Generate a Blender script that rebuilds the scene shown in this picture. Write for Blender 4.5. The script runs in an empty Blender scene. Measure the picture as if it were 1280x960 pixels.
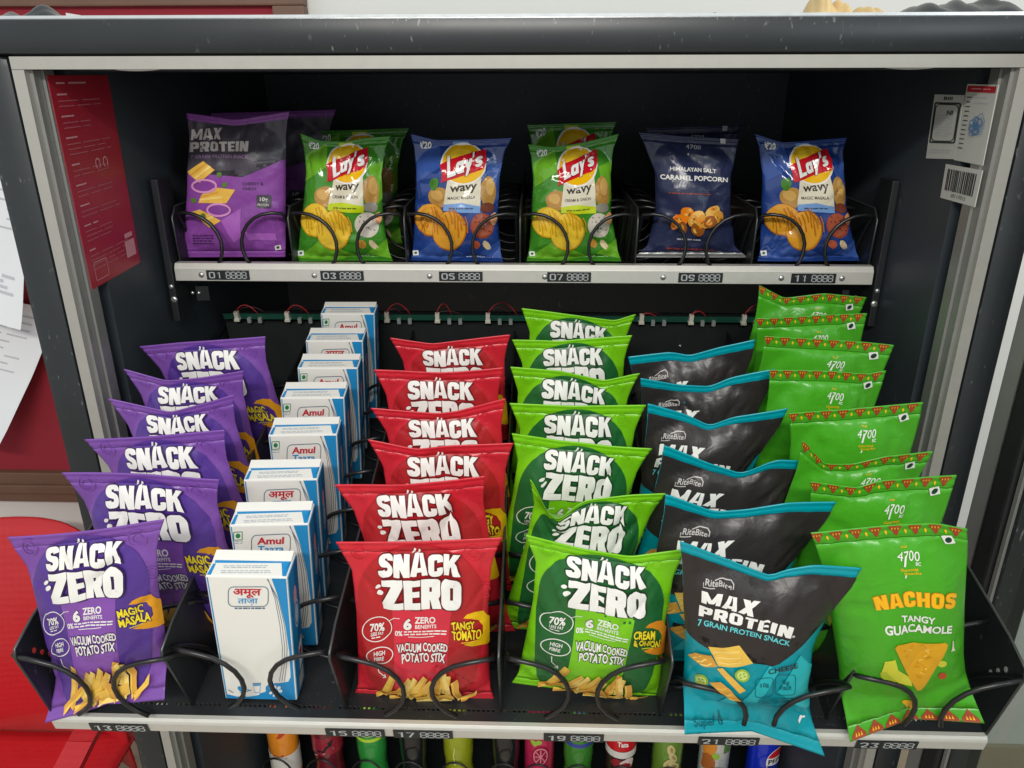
import bpy, bmesh, math, random
import numpy as np
from math import radians, sin, cos, pi
from mathutils import Vector
random.seed(7); rng = np.random.default_rng(7)
SC = bpy.context.scene; COL = SC.collection

# ------------------------------------------------------------------ camera, world, lamps, exposure
F_PX, PITCH, YAW, ROLL = 961.0, 21.7, 1.75, -0.1
CAM = np.array([0.0, 0.0, 1.6])
def cam_axes():
    p, y, r = map(radians, (PITCH, YAW, ROLL))
    f = np.array([-sin(y)*cos(p), cos(y)*cos(p), -sin(p)])
    R = np.array([cos(y), sin(y), 0.0]); U = np.cross(R, f)
    return f, R*cos(r)+U*sin(r), U*cos(r)-R*sin(r)
AX = cam_axes()
cd = bpy.data.cameras.new("camera"); cam = bpy.data.objects.new("camera", cd); COL.objects.link(cam)
from mathutils import Matrix
cam.matrix_world = Matrix(((AX[1][0], AX[2][0], -AX[0][0], CAM[0]), (AX[1][1], AX[2][1], -AX[0][1], CAM[1]), (AX[1][2], AX[2][2], -AX[0][2], CAM[2]), (0, 0, 0, 1)))
cd.sensor_width = 36; cd.lens = F_PX/1280*36; cd.clip_start = .01; cd.clip_end = 60
SC.camera = cam
w = bpy.data.worlds.new("World"); SC.world = w; w.use_nodes = True
w.node_tree.nodes["Background"].inputs[0].default_value = (.93, .98, 1.0, 1)
w.node_tree.nodes["Background"].inputs[1].default_value = .74
def area(name, loc, tgt, sx, sy, power, col):
    l = bpy.data.lights.new(name, 'AREA'); l.shape = 'RECTANGLE'; l.size = sx; l.size_y = sy; l.energy = power; l.color = col
    o = bpy.data.objects.new(name, l); COL.objects.link(o); o.location = loc
    o.rotation_euler = (Vector(tgt)-Vector(loc)).to_track_quat('-Z', 'Y').to_euler()
area("ceiling_tube_lamp", (-.15, -1.35, 2.62), (0, .7, 1.2), 1.3, .12, 39, (1, .97, .92))
area("added_fill_light", (1.9, -1.2, 1.9), (-.3, 1.0, 1.45), .9, .9, 12, (.86, .94, 1.0))  # added side fill with no known source, lifts the left interior
SC.view_settings.view_transform = 'Standard'; SC.view_settings.look = 'None'
SC.view_settings.exposure = 0; SC.view_settings.gamma = 1
try: SC.view_settings.use_curve_mapping = False
except Exception: pass
SC.cycles.max_bounces = 6

# ------------------------------------------------------------------ measuring helpers
def ray(x, y): return AX[0]+AX[1]*(x-640)/F_PX+AX[2]*(480-y)/F_PX
def hit(x, y, p, n):
    r = ray(x, y); return CAM+r*(((p-CAM)@n)/(r@n))
EX, EY, EZ = np.eye(3)
def on_x(x, y, X): return hit(x, y, np.array([X, 0, 0]), EX)
def on_y(x, y, Y): return hit(x, y, np.array([0, Y, 0]), EY)
def on_z(x, y, Z): return hit(x, y, np.array([0, 0, Z]), EZ)
TAU = radians(12.5)                                   # the pulled-out tray tips forward
TS = np.array([0, cos(TAU), sin(TAU)]); TN = np.array([0, -sin(TAU), cos(TAU)]); TO = np.array([0, .556, 1.069])
def tray(x, s, h): return TO+EX*x+TS*s+TN*h

# ------------------------------------------------------------------ materials
MATS = {}
def lin(c): return tuple(((v/255)/12.92 if v/255 <= .04045 else ((v/255+.055)/1.055)**2.4) for v in c)
def M(name, rgb, rough=.45, metal=0.0, var=.06, scale=60, bump=0.0, coat=0.0, spec=.5, bscale=None, trans=0.0, dots=False, specks=0.0):
    if name in MATS: return MATS[name]
    m = bpy.data.materials.new(name); m.use_nodes = True; nt = m.node_tree; N = nt.nodes; L = nt.links
    b = N["Principled BSDF"]; c = lin(rgb)
    tc = N.new("ShaderNodeTexCoord"); nz = N.new("ShaderNodeTexNoise"); nz.inputs["Scale"].default_value = scale; nz.inputs["Detail"].default_value = 4
    L.new(tc.outputs["Object"], nz.inputs["Vector"])
    mx = N.new("ShaderNodeMixRGB"); mx.inputs[1].default_value = tuple(max(0, v*(1-var)) for v in c)+(1,); mx.inputs[2].default_value = tuple(min(1, v*(1+var)) for v in c)+(1,)
    L.new(nz.outputs["Fac"], mx.inputs[0]); L.new(mx.outputs[0], b.inputs["Base Color"])
    if specks:                                        # dust and small scratches
        n3 = N.new("ShaderNodeTexNoise"); n3.inputs["Scale"].default_value = 260; n3.inputs["Detail"].default_value = 2
        n4 = N.new("ShaderNodeTexNoise"); n4.inputs["Scale"].default_value = 7; mp = N.new("ShaderNodeMapping"); mp.inputs["Scale"].default_value = (1, 1, .35)
        L.new(tc.outputs["Object"], mp.inputs[0]); L.new(mp.outputs[0], n3.inputs["Vector"]); L.new(tc.outputs["Object"], n4.inputs["Vector"])
        r3 = N.new("ShaderNodeMapRange"); r3.inputs[1].default_value = .66; r3.inputs[2].default_value = .74; L.new(n3.outputs["Fac"], r3.inputs[0])
        r4 = N.new("ShaderNodeMapRange"); r4.inputs[1].default_value = .45; r4.inputs[2].default_value = .7; L.new(n4.outputs["Fac"], r4.inputs[0])
        mu = N.new("ShaderNodeMath"); mu.operation = 'MULTIPLY'; L.new(r3.outputs[0], mu.inputs[0]); L.new(r4.outputs[0], mu.inputs[1])
        m2 = N.new("ShaderNodeMath"); m2.operation = 'MULTIPLY'; m2.inputs[1].default_value = specks; L.new(mu.outputs[0], m2.inputs[0])
        mz = N.new("ShaderNodeMixRGB"); mz.inputs[2].default_value = (.4, .41, .4, 1); L.new(m2.outputs[0], mz.inputs[0]); L.new(mx.outputs[0], mz.inputs[1]); L.new(mz.outputs[0], b.inputs["Base Color"])
    mr = N.new("ShaderNodeMapRange"); mr.inputs[3].default_value = max(.03, rough-.07); mr.inputs[4].default_value = min(1, rough+.07)
    L.new(nz.outputs["Fac"], mr.inputs[0]); L.new(mr.outputs[0], b.inputs["Roughness"])
    b.inputs["Metallic"].default_value = metal; b.inputs["Specular IOR Level"].default_value = spec
    if coat: b.inputs["Coat Weight"].default_value = coat; b.inputs["Coat Roughness"].default_value = .12
    if trans: b.inputs["Transmission Weight"].default_value = trans
    if bump:
        if dots:
            n2 = N.new("ShaderNodeTexVoronoi"); n2.inputs["Scale"].default_value = bscale; n2.inputs["Randomness"].default_value = .15
        else:
            n2 = N.new("ShaderNodeTexNoise"); n2.inputs["Detail"].default_value = 3; n2.inputs["Distortion"].default_value = 1.2 if bump > .3 else 0; n2.inputs["Scale"].default_value = bscale or scale*2
        L.new(tc.outputs["Object"], n2.inputs["Vector"])
        bp = N.new("ShaderNodeBump"); bp.inputs["Strength"].default_value = bump; bp.inputs["Distance"].default_value = .002
        L.new(n2.outputs[0], bp.inputs["Height"]); L.new(bp.outputs[0], b.inputs["Normal"])
    MATS[name] = m; return m

black = M("black painted steel", (33, 36, 38), .42, var=.15, scale=25, bump=.05, specks=.3)
blackin = M("black cabinet lining", (56, 63, 68), .5, var=.2, scale=9, bump=.05, specks=.35)
border = M("charcoal door border", (35, 39, 41), .36, var=.16, scale=14, bump=.05, specks=.6)
alum = M("brushed aluminium", (205, 203, 194), .42, .35, var=.05, scale=90)
trimal = M("satin aluminium trim", (168, 166, 158), .45, .35, var=.05, scale=90)
alum2 = M("dull aluminium", (150, 150, 146), .4, .5, var=.07, scale=70)
wire = M("black coated wire", (26, 26, 28), .35, spec=.6)
white = M("white print", (238, 236, 230), .5, var=.01)
ink = M("black print", (22, 24, 26), .5)

# ------------------------------------------------------------------ mesh helpers
def link(name, me, mats, parent=None, smooth=False):
    o = bpy.data.objects.new(name, me); COL.objects.link(o)
    for m in (mats if isinstance(mats, (list, tuple)) else [mats]): me.materials.append(m)
    if smooth:
        me.polygons.foreach_set("use_smooth", [True]*len(me.polygons))
    if parent: o.parent = parent; o.matrix_parent_inverse = Matrix.Translation(-parent.location)
    return o
def thing(name, label, cat, loc, group=None):
    o = bpy.data.objects.new(name, None); COL.objects.link(o); o.location = loc; o.empty_display_size = .02
    o["label"] = label; o["category"] = cat
    if group: o["group"] = group
    return o
def tag(o, label, cat, group=None):
    o["label"] = label; o["category"] = cat
    if group: o["group"] = group
    return o
class MB:
    def __init__(s): s.v = []; s.f = []; s.m = []
    def add(s, vs, fs, m=0):
        k = len(s.v); s.v += [tuple(float(c) for c in v) for v in vs]; s.f += [tuple(i+k for i in f) for f in fs]; s.m += [m]*len(fs)
    def hexa(s, p, m=0):            # 8 points: bottom ring 0-3, top ring 4-7
        s.add(p, [(3, 2, 1, 0), (4, 5, 6, 7), (0, 1, 5, 4), (1, 2, 6, 5), (2, 3, 7, 6), (3, 0, 4, 7)], m)
    def box(s, a, b, m=0, fn=None):
        (x0, y0, z0), (x1, y1, z1) = a, b
        p = [(x0, y0, z0), (x1, y0, z0), (x1, y1, z0), (x0, y1, z0), (x0, y0, z1), (x1, y0, z1), (x1, y1, z1), (x0, y1, z1)]
        s.hexa([fn(*q) for q in p] if fn else p, m)
    def tube(s, pts, r, n=8, m=0, caps=True):
        P = [np.array(p, float) for p in pts]; rs = r if isinstance(r, (list, tuple)) else [r]*len(P); k0 = len(s.v); ref = None
        for i, p in enumerate(P):
            t = P[min(i+1, len(P)-1)]-P[max(i-1, 0)]; t = t/(np.linalg.norm(t)+1e-12)
            if ref is None: ref = np.cross(t, EZ if abs(t[2]) < .9 else EX)
            a = ref-t*(ref@t); a /= np.linalg.norm(a); ref = a; b = np.cross(t, a)
            for j in range(n):
                q = p+rs[i]*(a*cos(2*pi*j/n)+b*sin(2*pi*j/n)); s.v.append(tuple(q))
        for i in range(len(P)-1):
            for j in range(n):
                a0 = k0+i*n+j; a1 = k0+i*n+(j+1) % n; s.f.append((a0, a1, a1+n, a0+n)); s.m.append(m)
        if caps:
            s.f.append(tuple(k0+j for j in range(n))[::-1]); s.m.append(m); s.f.append(tuple(k0+(len(P)-1)*n+j for j in range(n))); s.m.append(m)
    def lathe(s, c, prof, n=24, m=None):
        k0 = len(s.v)
        for (r, z) in prof:
            for j in range(n): s.v.append((c[0]+r*cos(2*pi*j/n), c[1]+r*sin(2*pi*j/n), c[2]+z))
        for i in range(len(prof)-1):
            for j in range(n):
                a0 = k0+i*n+j; a1 = k0+i*n+(j+1) % n; s.f.append((a0, a1, a1+n, a0+n)); s.m.append(m[i] if m else 0)
    def prism(s, poly, d, m=0):     # 3-D polygon extruded by vector d
        n = len(poly); q = [np.array(p, float) for p in poly]
        s.add(q+[p+np.array(d) for p in q], [tuple(range(n))[::-1], tuple(range(n, 2*n))]+[(i, (i+1) % n, (i+1) % n+n, i+n) for i in range(n)], m)
    def build(s, name, mats, parent=None, smooth=False, bevel=0, fixn=True):
        me = bpy.data.meshes.new(name); me.from_pydata(s.v, [], s.f); me.polygons.foreach_set("material_index", s.m); me.update()
        if fixn or bevel:
            bm = bmesh.new(); bm.from_mesh(me); bmesh.ops.recalc_face_normals(bm, faces=bm.faces)
            if bevel: bmesh.ops.bevel(bm, geom=bm.edges[:], offset=bevel, segments=2, affect='EDGES', profile=.6)
            bm.to_mesh(me); bm.free()
        o = link(name, me, mats, parent, smooth)
        if smooth == 'angle':
            try: me.set_sharp_from_angle(angle=radians(35))
            except Exception: pass
        return o

# ------------------------------------------------------------------ printed artwork: flat shapes in (u, v), cut along a grid, then laid on a surface
_TXT = {}
def text2d(s, off=0.0):
    k = (s, off)
    if k not in _TXT:
        c = bpy.data.curves.new("lettering", 'FONT'); c.body = s; c.resolution_u = 3; c.offset = off
        o = bpy.data.objects.new("lettering", c); COL.objects.link(o)
        m = o.evaluated_get(bpy.context.evaluated_depsgraph_get()).to_mesh()
        v = np.array([q.co[:2] for q in m.vertices]).reshape(-1, 2); f = [tuple(p.vertices) for p in m.polygons]
        bpy.data.objects.remove(o); bpy.data.curves.remove(c); _TXT[k] = (v, f)
    return _TXT[k]
def chaikin(P, cl, n=2):
    P = [np.array(p, float) for p in P]
    for _ in range(n):
        Q = [] if cl else [P[0]]; m = len(P)
        for i in range(m if cl else m-1): a, b = P[i], P[(i+1) % m]; Q += [a*.75+b*.25, a*.25+b*.75]
        if not cl: Q.append(P[-1])
        P = Q
    return [tuple(p) for p in P]
def glyph(ch, t):
    """(advance, [(kind, points, closed)]) in a box one high; p = filled shape, s = stroke of width t"""
    h = t/2; w = .62; B = lambda x0, y0, x1, y1: ('p', [(x0, y0), (x1, y0), (x1, y1), (x0, y1)], True); S = lambda pts, cl=False: ('s', chaikin(pts, cl), cl); Q = lambda *p: ('p', list(p), True)
    if ch in 'O0': w = .66; return w, [S([(h, h), (w-h, h), (w-h, 1-h), (h, 1-h)][0:0]+[(w*.5, h), (w-h, h), (w-h, .5), (w-h, 1-h), (w*.5, 1-h), (h, 1-h), (h, .5), (h, h)], True)]
    if ch == 'S': return .6, [S([(.6-h*.9, .70), (.6-h, 1-h), (.32, 1-h*.9), (h, 1-h), (h, .58), (.3, .5), (.6-h, .42), (.6-h, h), (.28, h*.9), (h, h), (h*.9, .30)])]
    if ch == 'C': return w, [S([(w-h, .62), (w-h, 1-h), (w*.5, 1-h*.95), (h, 1-h), (h, .5), (h, h), (w*.5, h*.95), (w-h, h), (w-h, .38)])]
    if ch == 'N': return .68, [B(0, 0, t, 1), B(.68-t, 0, .68, 1), Q((0, 1), (.68-t*1.1, 0), (.68, 0), (t*1.1, 1))]
    if ch == 'A': w = .7; return w, [Q((-.02, 0), (t*.95, 0), (w*.5, 1), (w*.26, 1)), Q((w-t*.95, 0), (w+.02, 0), (w*.74, 1), (w*.5, 1)), B(w*.22, .17, w*.78, .36)]
    if ch == 'K': w = .66; return w, [B(0, 0, t, 1), Q((t*.9, .36), (w+.03, 1), (w-t*1.0, 1), (t*.9, .64)), Q((t*.95, .60), (w-t*.98, 0), (w+.06, 0), (t*1.7, .66))]
    if ch == 'Z': w = .66; v = t*.8; return w, [B(0, 1-v, w, 1), B(0, 0, w, v), Q((0, v), (t*1.3, v), (w, 1-v), (w-t*1.3, 1-v))]
    if ch == 'E': w = .54; v = t*.78; return w, [B(0, 0, t, 1), B(t, 1-v, w, 1), B(t, 0, w, v), B(t, .5-v*.45, w*.94, .5+v*.45)]
    if ch == 'F': w = .52; v = t*.78; return w, [B(0, 0, t, 1), B(t, 1-v, w, 1), B(t, .48-v*.4, w*.94, .48+v*.45)]
    if ch in 'RP':
        w = .64; o = [B(0, 0, t, 1), S([(t*.6, 1-h), (w*.7, 1-h), (w-h, 1-h), (w-h, .7), (w-h, .40+h*.2), (w*.7, .42), (t*.6, .42)])]
        return w, o+([Q((w*.40, .46), (w*.4+t, .46), (w+.05, 0), (w-t*.95, 0))] if ch == 'R' else [])
    if ch == 'M': w = .92; return w, [B(0, 0, t, 1), B(w-t, 0, w, 1), Q((0, 1), (w/2-t*.52, .12), (w/2+t*.5, .12), (t*1.05, 1)), Q((w-t*1.05, 1), (w/2-t*.5, .12), (w/2+t*.52, .12), (w, 1))]
    if ch == 'X': w = .76; return w, [Q((0, 0), (t*1.25, 0), (w, 1), (w-t*1.25, 1)), Q((0, 1), (w-t*1.25, 0), (w, 0), (t*1.25, 1))]
    if ch == 'T': w = .58; return w, [B(0, 1-t*.85, w, 1), B(w/2-h, 0, w/2+h, 1-t*.85)]
    if ch == 'I': return t, [B(0, 0, t, 1)]
    if ch == 'H': w = .66; return w, [B(0, 0, t, 1), B(w-t, 0, w, 1), B(t, .4, w-t, .6)]
    if ch == 'L': w = .52; return w, [B(0, 0, t, 1), B(t, 0, w, t*.85)]
    if ch == 'a': w = .5; return w, [S([(w*.5, h*.9), (h*.9, h), (h*.9, .3), (h, .6-h), (w*.5, .62-h), (w-h, .6-h), (w-h, .3), (w-h, h)], True), B(w-t*.9, 0, w, .62)]
    if ch == 'y': w = .5; return w, [Q((0, .62), (w*.36, .0), (w*.66, .0), (t*.98, .62)), Q((w-t*.95, .62), (.02, -.27), (t*.9, -.27), (w+.03, .62))]
    if ch == 's': return .42, [S([(.42-h*.8, .44), (.42-h, .62-h*.8), (.21, .62-h*.8), (h, .6-h), (h, .36), (.42-h, .27), (.42-h, h*.9), (.2, h*.8), (h*.7, h), (h*.7, .18)])]
    if ch == "'": return t*.8, [Q((0, .62), (t*.5, .62), (t*.85, .95), (t*.1, .95))]
    D = {'1': [[(.12, .78), (.36, .97), (.36, 0)]], '2': [[(h, .72), (h, 1-h), (.5, 1-h), (.56-h, .72), (.5, .5), (h, h), (.56, h)]], '3': [[(h, .8), (.15, 1-h), (.5, 1-h), (.56-h, .75), (.28, .52), (.56-h, .3), (.5, h), (.15, h), (h, .2)]], '5': [[(.54, 1-h), (h, 1-h), (h, .56), (.4, .6), (.56-h, .34), (.5, h), (.15, h), (h, .18)]], '7': [[(0, 1-h), (.56-h, 1-h), (.2, 0)]],
         '9': [[(.56-h, .62), (.5, .44), (.1, .44), (h, .72), (.1, 1-h), (.5, 1-h), (.56-h, .7), (.56-h, .3), (.45, h), (h, h)]], '4': [[(.42, 0), (.42, 1), (h*.5, .3), (.58, .3)]], '6': [[(.5, 1-h), (.15, .85), (h, .4), (.1, h), (.48, h), (.56-h, .3), (.45, .55), (h, .45)]]}
    if ch in D: return .58, [('s', chaikin(p, False, 1) if ch not in '174' else p, False) for p in D[ch]]
    return .3, []
class Art:
    """Shapes given in the pixel grid of one close look at the flat printed face; quad = that face's corners (TL, TR, BR, BL)."""
    def __init__(s, quad=((0, 0), (100, 0), (100, 100), (0, 100)), persp=1.1, ref=None):
        s.q = [np.array(p, float) for p in quad]; s.persp = persp; s.items = []; s.mats = []; s.layer = 0; s.ref = ref
    def mi(s, m):
        if m not in s.mats: s.mats.append(m)
        return s.mats.index(m)
    def uv(s, p):
        p = np.array(p, float)
        if s.ref is not None:                         # look the point up on the bulging surface it was seen on
            G = s.ref; nj, ni = G.shape[:2]; d = ((G-p)**2).sum(2); j, i = divmod(int(d.argmin()), ni); fi, fj = float(i), float(j)
            for _ in range(14):
                i = min(max(int(math.floor(fi)), 0), ni-2); j = min(max(int(math.floor(fj)), 0), nj-2); x, y = fi-i, fj-j
                A, B, C_, D = G[j, i], G[j, i+1], G[j+1, i], G[j+1, i+1]
                e = (A*(1-x)+B*x)*(1-y)+(C_*(1-x)+D*x)*y-p
                if abs(e[0])+abs(e[1]) < .05: break
                gx = (B-A)*(1-y)+(D-C_)*y; gy = (C_-A)*(1-x)+(D-B)*x; det = gx[0]*gy[1]-gx[1]*gy[0]
                if abs(det) < 1e-6: break
                di = (-e[0]*gy[1]+e[1]*gy[0])/det; dj = (-gx[0]*e[1]+gx[1]*e[0])/det
                fi = min(max(fi+max(-2, min(2, di)), -.3), ni-.7); fj = min(max(fj+max(-2, min(2, dj)), -.3), nj-.7)
            return (float(np.interp(fi, np.arange(ni), US)), float(np.interp(fj, np.arange(nj), VS)))
        TL, TR, BR, BL = s.q; u, t = .5, .5
        for _ in range(12):
            a = BL+(BR-BL)*u; b = TL+(TR-TL)*u; e = a+(b-a)*t-p
            J = np.array([(BR-BL)*(1-t)+(TR-TL)*t, b-a]).T
            d = np.linalg.solve(J, -e); u += d[0]; t += d[1]
        return (u, s.persp*t/(s.persp*t+1-t))
    def raw(s, uvs, faces, m, cut=True): s.layer += 1; s.items.append((uvs, faces, s.mi(m), s.layer, cut))
    def poly(s, pts, m, isuv=False, cut=True):
        s.raw([p if isuv else s.uv(p) for p in pts], [tuple(range(len(pts)))], m, cut)
    def ell(s, cx, cy, rx, ry, m, rot=0, n=28, wob=0, seed=0, cut=True):
        r = random.Random(seed); ph = [r.uniform(0, 6.3) for _ in range(3)]; pts = []
        for i in range(n):
            a = 2*pi*i/n; k = 1+wob*(sin(2*a+ph[0])+.6*sin(3*a+ph[1])+.5*sin(5*a+ph[2])); x, y = rx*k*cos(a), ry*k*sin(a)
            pts.append((cx+x*cos(rot)-y*sin(rot), cy+x*sin(rot)+y*cos(rot)))
        s.poly(pts, m, cut=cut)
    def stroke(s, pts, wd, m, closed=False, cut=False):
        P = [np.array(p, float) for p in pts]; n = len(P); L = []; R = []
        for i in range(n):
            a = P[(i-1) % n] if closed or i else P[i]; b = P[(i+1) % n] if closed or i < n-1 else P[i]
            t = b-a; t /= np.linalg.norm(t)+1e-9; q = np.array([-t[1], t[0]])*wd/2; L.append(P[i]+q); R.append(P[i]-q)
        vs = [s.uv(p) for p in L+R]; fs = [(i, (i+1) % n, (i+1) % n+n, i+n) for i in range(n if closed else n-1)]
        s.raw(vs, fs, m, cut)
    def ring(s, cx, cy, rx, ry, wd, m, a0=0, a1=360, n=30):
        full = a1-a0 >= 360
        s.stroke([(cx+rx*cos(radians(a0+(a1-a0)*i/n)), cy+ry*sin(radians(a0+(a1-a0)*i/n))) for i in range(n if full else n+1)], wd, m, full)
    def rrect(s, x0, y0, x1, y1, r, wd, m):
        pts = []
        for cx, cy, a in ((x1-r, y0+r, -90), (x1-r, y1-r, 0), (x0+r, y1-r, 90), (x0+r, y0+r, 180)):
            for k in range(5): pts.append((cx+r*cos(radians(a+22.5*k)), cy+r*sin(radians(a+22.5*k))))
        if wd: s.stroke(pts, wd, m, True)
        else: s.poly(pts, m)
    def text(s, body, quad, m, bold=0.0, outline=None, ow=.05, warp=None, cut=False, skew=0, bounce=0, seed=1):
        """quad: (x0,y0,x1,y1) box or 4 corners TL,TR,BR,BL that the word fills."""
        if len(quad) == 4 and not isinstance(quad[0], (tuple, list)):
            x0, y0, x1, y1 = quad; quad = ((x0, y0), (x1, y0), (x1, y1), (x0, y1))
        TL, TR, BR, BL = [np.array(p, float) for p in quad]; v0, _ = text2d(body, bold)
        lo, hi = v0.min(0), v0.max(0); r = random.Random(seed); ph = r.uniform(0, 6)
        for off, mm in ([(bold+ow, outline)] if outline else [])+[(bold, m)]:
            v, f = text2d(body, off); out = []
            for q in v:
                a, t = (q-lo)/(hi-lo); a += skew*(t-.5)
                p = (BL+(BR-BL)*a)*(1-t)+(TL+(TR-TL)*a)*t
                if bounce: p = p+np.array([0, bounce*sin(a*19+ph)])
                if warp: p = warp(p, a, t)
                out.append(s.uv(p))
            s.raw(out, f, mm, cut)
    def word(s, body, quad, m, t=.3, outline=None, ow=.06, gap=.05, warp=None, cut=True, bounce=0, skew=0):
        """heavy drawn capitals filling quad TL,TR,BR,BL"""
        if not isinstance(quad[0], (tuple, list)):
            x0, y0, x1, y1 = quad; quad = ((x0, y0), (x1, y0), (x1, y1), (x0, y1))
        TL, TR, BR, BL = [np.array(p, float) for p in quad]; x = 0; parts = []
        for k, ch in enumerate(body):
            w_, pr = glyph(ch, t); parts += [(kd, [(x+px, py) for px, py in pts], cl, k) for kd, pts, cl in pr]; x += w_+gap
        W = x-gap
        def mp(p, k):
            a, h = p[0]/W, p[1]; a += skew*(h-.5)
            q = (BL+(BR-BL)*a)*(1-h)+(TL+(TR-TL)*a)*h
            if bounce: q = q+np.array([0, bounce*sin(k*2.4)])
            return s.uv(warp(q, a, h) if warp else q)
        for lay_ in (0, 1) if outline else (1,):
            for kd, pts, cl, k in parts:
                mat = m if lay_ else outline
                if kd == 'p' and lay_: s.raw([mp(p, k) for p in pts], [tuple(range(len(pts)))], mat, cut)
                else:
                    wd = (2*ow if kd == 'p' else t+2*ow) if not lay_ else t
                    if kd == 'p': pts = list(pts); cl = True
                    P = [np.array(p, float) for p in pts]; n = len(P)
                    if not lay_ and not cl:
                        d0 = P[0]-P[1]; d1 = P[-1]-P[-2]; P[0] = P[0]+d0/np.linalg.norm(d0)*ow; P[-1] = P[-1]+d1/np.linalg.norm(d1)*ow
                    L = []; R = []
                    for i in range(n):
                        pa = P[(i-1) % n] if cl or i else P[i]; pb = P[(i+1) % n] if cl or i < n-1 else P[i]
                        d = pb-pa; d = d/(np.linalg.norm(d)+1e-9); q = np.array([-d[1], d[0]])*wd/2
                        if kd == 'p': q = q*1.3
                        L.append(P[i]+q); R.append(P[i]-q)
                    s.raw([mp(p, k) for p in L+R], [(i, (i+1) % n, (i+1) % n+n, i+n) for i in range(n if cl else n-1)], mat, cut)
    def lines(s, x0, y0, x1, n, dy, m, th=4, seed=0, slope=0):
        r = random.Random(seed)
        for i in range(n):
            x = x0
            while x < x1-8:
                wd = r.uniform(10, 34); e = min(x1, x+wd); y = y0+i*dy+slope*(x-x0); y2 = y+slope*(e-x)
                s.poly([(x, y), (e, y2), (e, y2+th), (x, y+th)], m, cut=False); x = e+r.uniform(3, 6)
    def bake(s, us, vs, step=1):
        """Cut along the surface's own grid so that the print follows every wrinkle; returns uv, layer, faces, material index."""
        bm = bmesh.new(); bm2 = bmesh.new(); done = []; items = []
        for (p, fs, mi, ly, cut) in s.items:              # a shape rises only above the shapes it overlaps
            q = np.array(p); lo, hi = q.min(0), q.max(0); ly = 1
            for l0, h0, y0 in done:
                if y0 >= ly and lo[0] < h0[0] and hi[0] > l0[0] and lo[1] < h0[1] and hi[1] > l0[1]: ly = y0+1
            done.append((lo, hi, ly)); items.append((p, fs, mi, ly, cut))
        for (p, fs, mi, ly, cut) in items:
            b = bm if cut or len(us) > 20 else bm2
            vv = [b.verts.new((float(q[0]), float(q[1]), ly*.001)) for q in p]
            for f in fs:
                try: b.faces.new([vv[i] for i in f]).material_index = mi
                except ValueError: pass
        bmesh.ops.triangulate(bm, faces=bm.faces[:], ngon_method='EAR_CLIP'); bmesh.ops.triangulate(bm2, faces=bm2.faces[:], ngon_method='EAR_CLIP')
        for k, vals in ((0, us), (1, vs)):
            for c in vals[1:-1:step]:
                n = Vector((1, 0, 0)) if k == 0 else Vector((0, 1, 0))
                bmesh.ops.bisect_plane(bm, geom=bm.verts[:]+bm.edges[:]+bm.faces[:], dist=1e-6, plane_co=Vector((c if k == 0 else 0, c if k == 1 else 0, 0)), plane_no=n)
        for b in (bm, bm2):
            bad = [f for f in b.faces if not (-.002 <= f.calc_center_median().x <= 1.002 and -.002 <= f.calc_center_median().y <= 1.002)]
            bmesh.ops.delete(b, geom=bad, context='FACES')
        V = []; F = []; Mi = []
        for b in (bm, bm2):
            b.verts.index_update(); k = len(V); V += [tuple(q.co) for q in b.verts]
            for f in b.faces:
                idx = [q.index+k for q in f.verts]
                if f.normal.z < 0: idx.reverse()
                F.append(tuple(idx)); Mi.append(f.material_index)
            b.free()
        V = np.array(V).reshape(-1, 3)
        return np.clip(V[:, :2], 0, 1), V[:, 2]/.001, F, Mi, s.mats

NU = 34
US = .55*np.linspace(0, 1, NU+1)+.45*(.5-.5*np.cos(pi*np.linspace(0, 1, NU+1)))
VS = np.concatenate([np.linspace(0, .045, 7)[:-1], np.linspace(.045, .945, 43)[:-1], np.linspace(.945, 1, 9)])
J0 = 6; J1 = 6+42                                    # grid rows where the pouch begins and ends
exec_art = {}
def project(P):
    d = P-CAM; z = d@AX[0]; return np.stack([640+F_PX*(d@AX[1])/z, 480-F_PX*(d@AX[2])/z], -1)
def tray_quad(tl, tr_, H, bl=None, br_=None, sag=()):
    c = hit((tl[0]+tr_[0])/2, (tl[1]+tr_[1])/2, TO+TN*H, TN); sv = (c-TO)@TS; A = TO+TS*sv
    TL, TR = hit(*tl, A, TS), hit(*tr_, A, TS)
    if bl: BL, BR = hit(*bl, A, TS), hit(*br_, A, TS)
    else:
        e = (TR-TL)/np.linalg.norm(TR-TL); dn = np.cross(e, TS); dn = dn if dn[2] < 0 else -dn
        BL, BR = [p+TN*max(0, .004-(p-TO)@TN) for p in (TL+dn*H, TR+dn*H)]
    sg = [(0, 0)]
    for (x, y) in sag:
        t = (x-tl[0])/(tr_[0]-tl[0]); q = hit(x, y, A, TS); sg.append((t, float((q-TL-(TR-TL)*t)@TN)))
    return (TL, TR, BR, BL), sg+[(1, 0)]
def shelf_quad(quad, y, sag=()):
    Q = [on_y(px, py, y) for px, py in quad]; sg = [(0, 0)]
    for (x, yy) in sag:
        t = (x-quad[0][0])/(quad[1][0]-quad[0][0]); q = on_y(x, yy, y); b = Q[0]+(Q[1]-Q[0])*t; sg.append((t, float(q[2]-b[2])))
    return tuple(Q), sg+[(1, 0)]
def tray_packet(kind_, tl, tr_, H, label, group, bl=None, br_=None, sag=(), seed=0, thick=.021, lean=0., fold=None, wrinkle=1.0, kick=0.):
    q, sg = tray_quad(tl, tr_, H, bl, br_, sag)
    return packet(kind_, q, TS, label, group, sag=sg, seed=seed, thick=thick, lean=lean, fold=fold, wrinkle=wrinkle, kick=kick)
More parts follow.
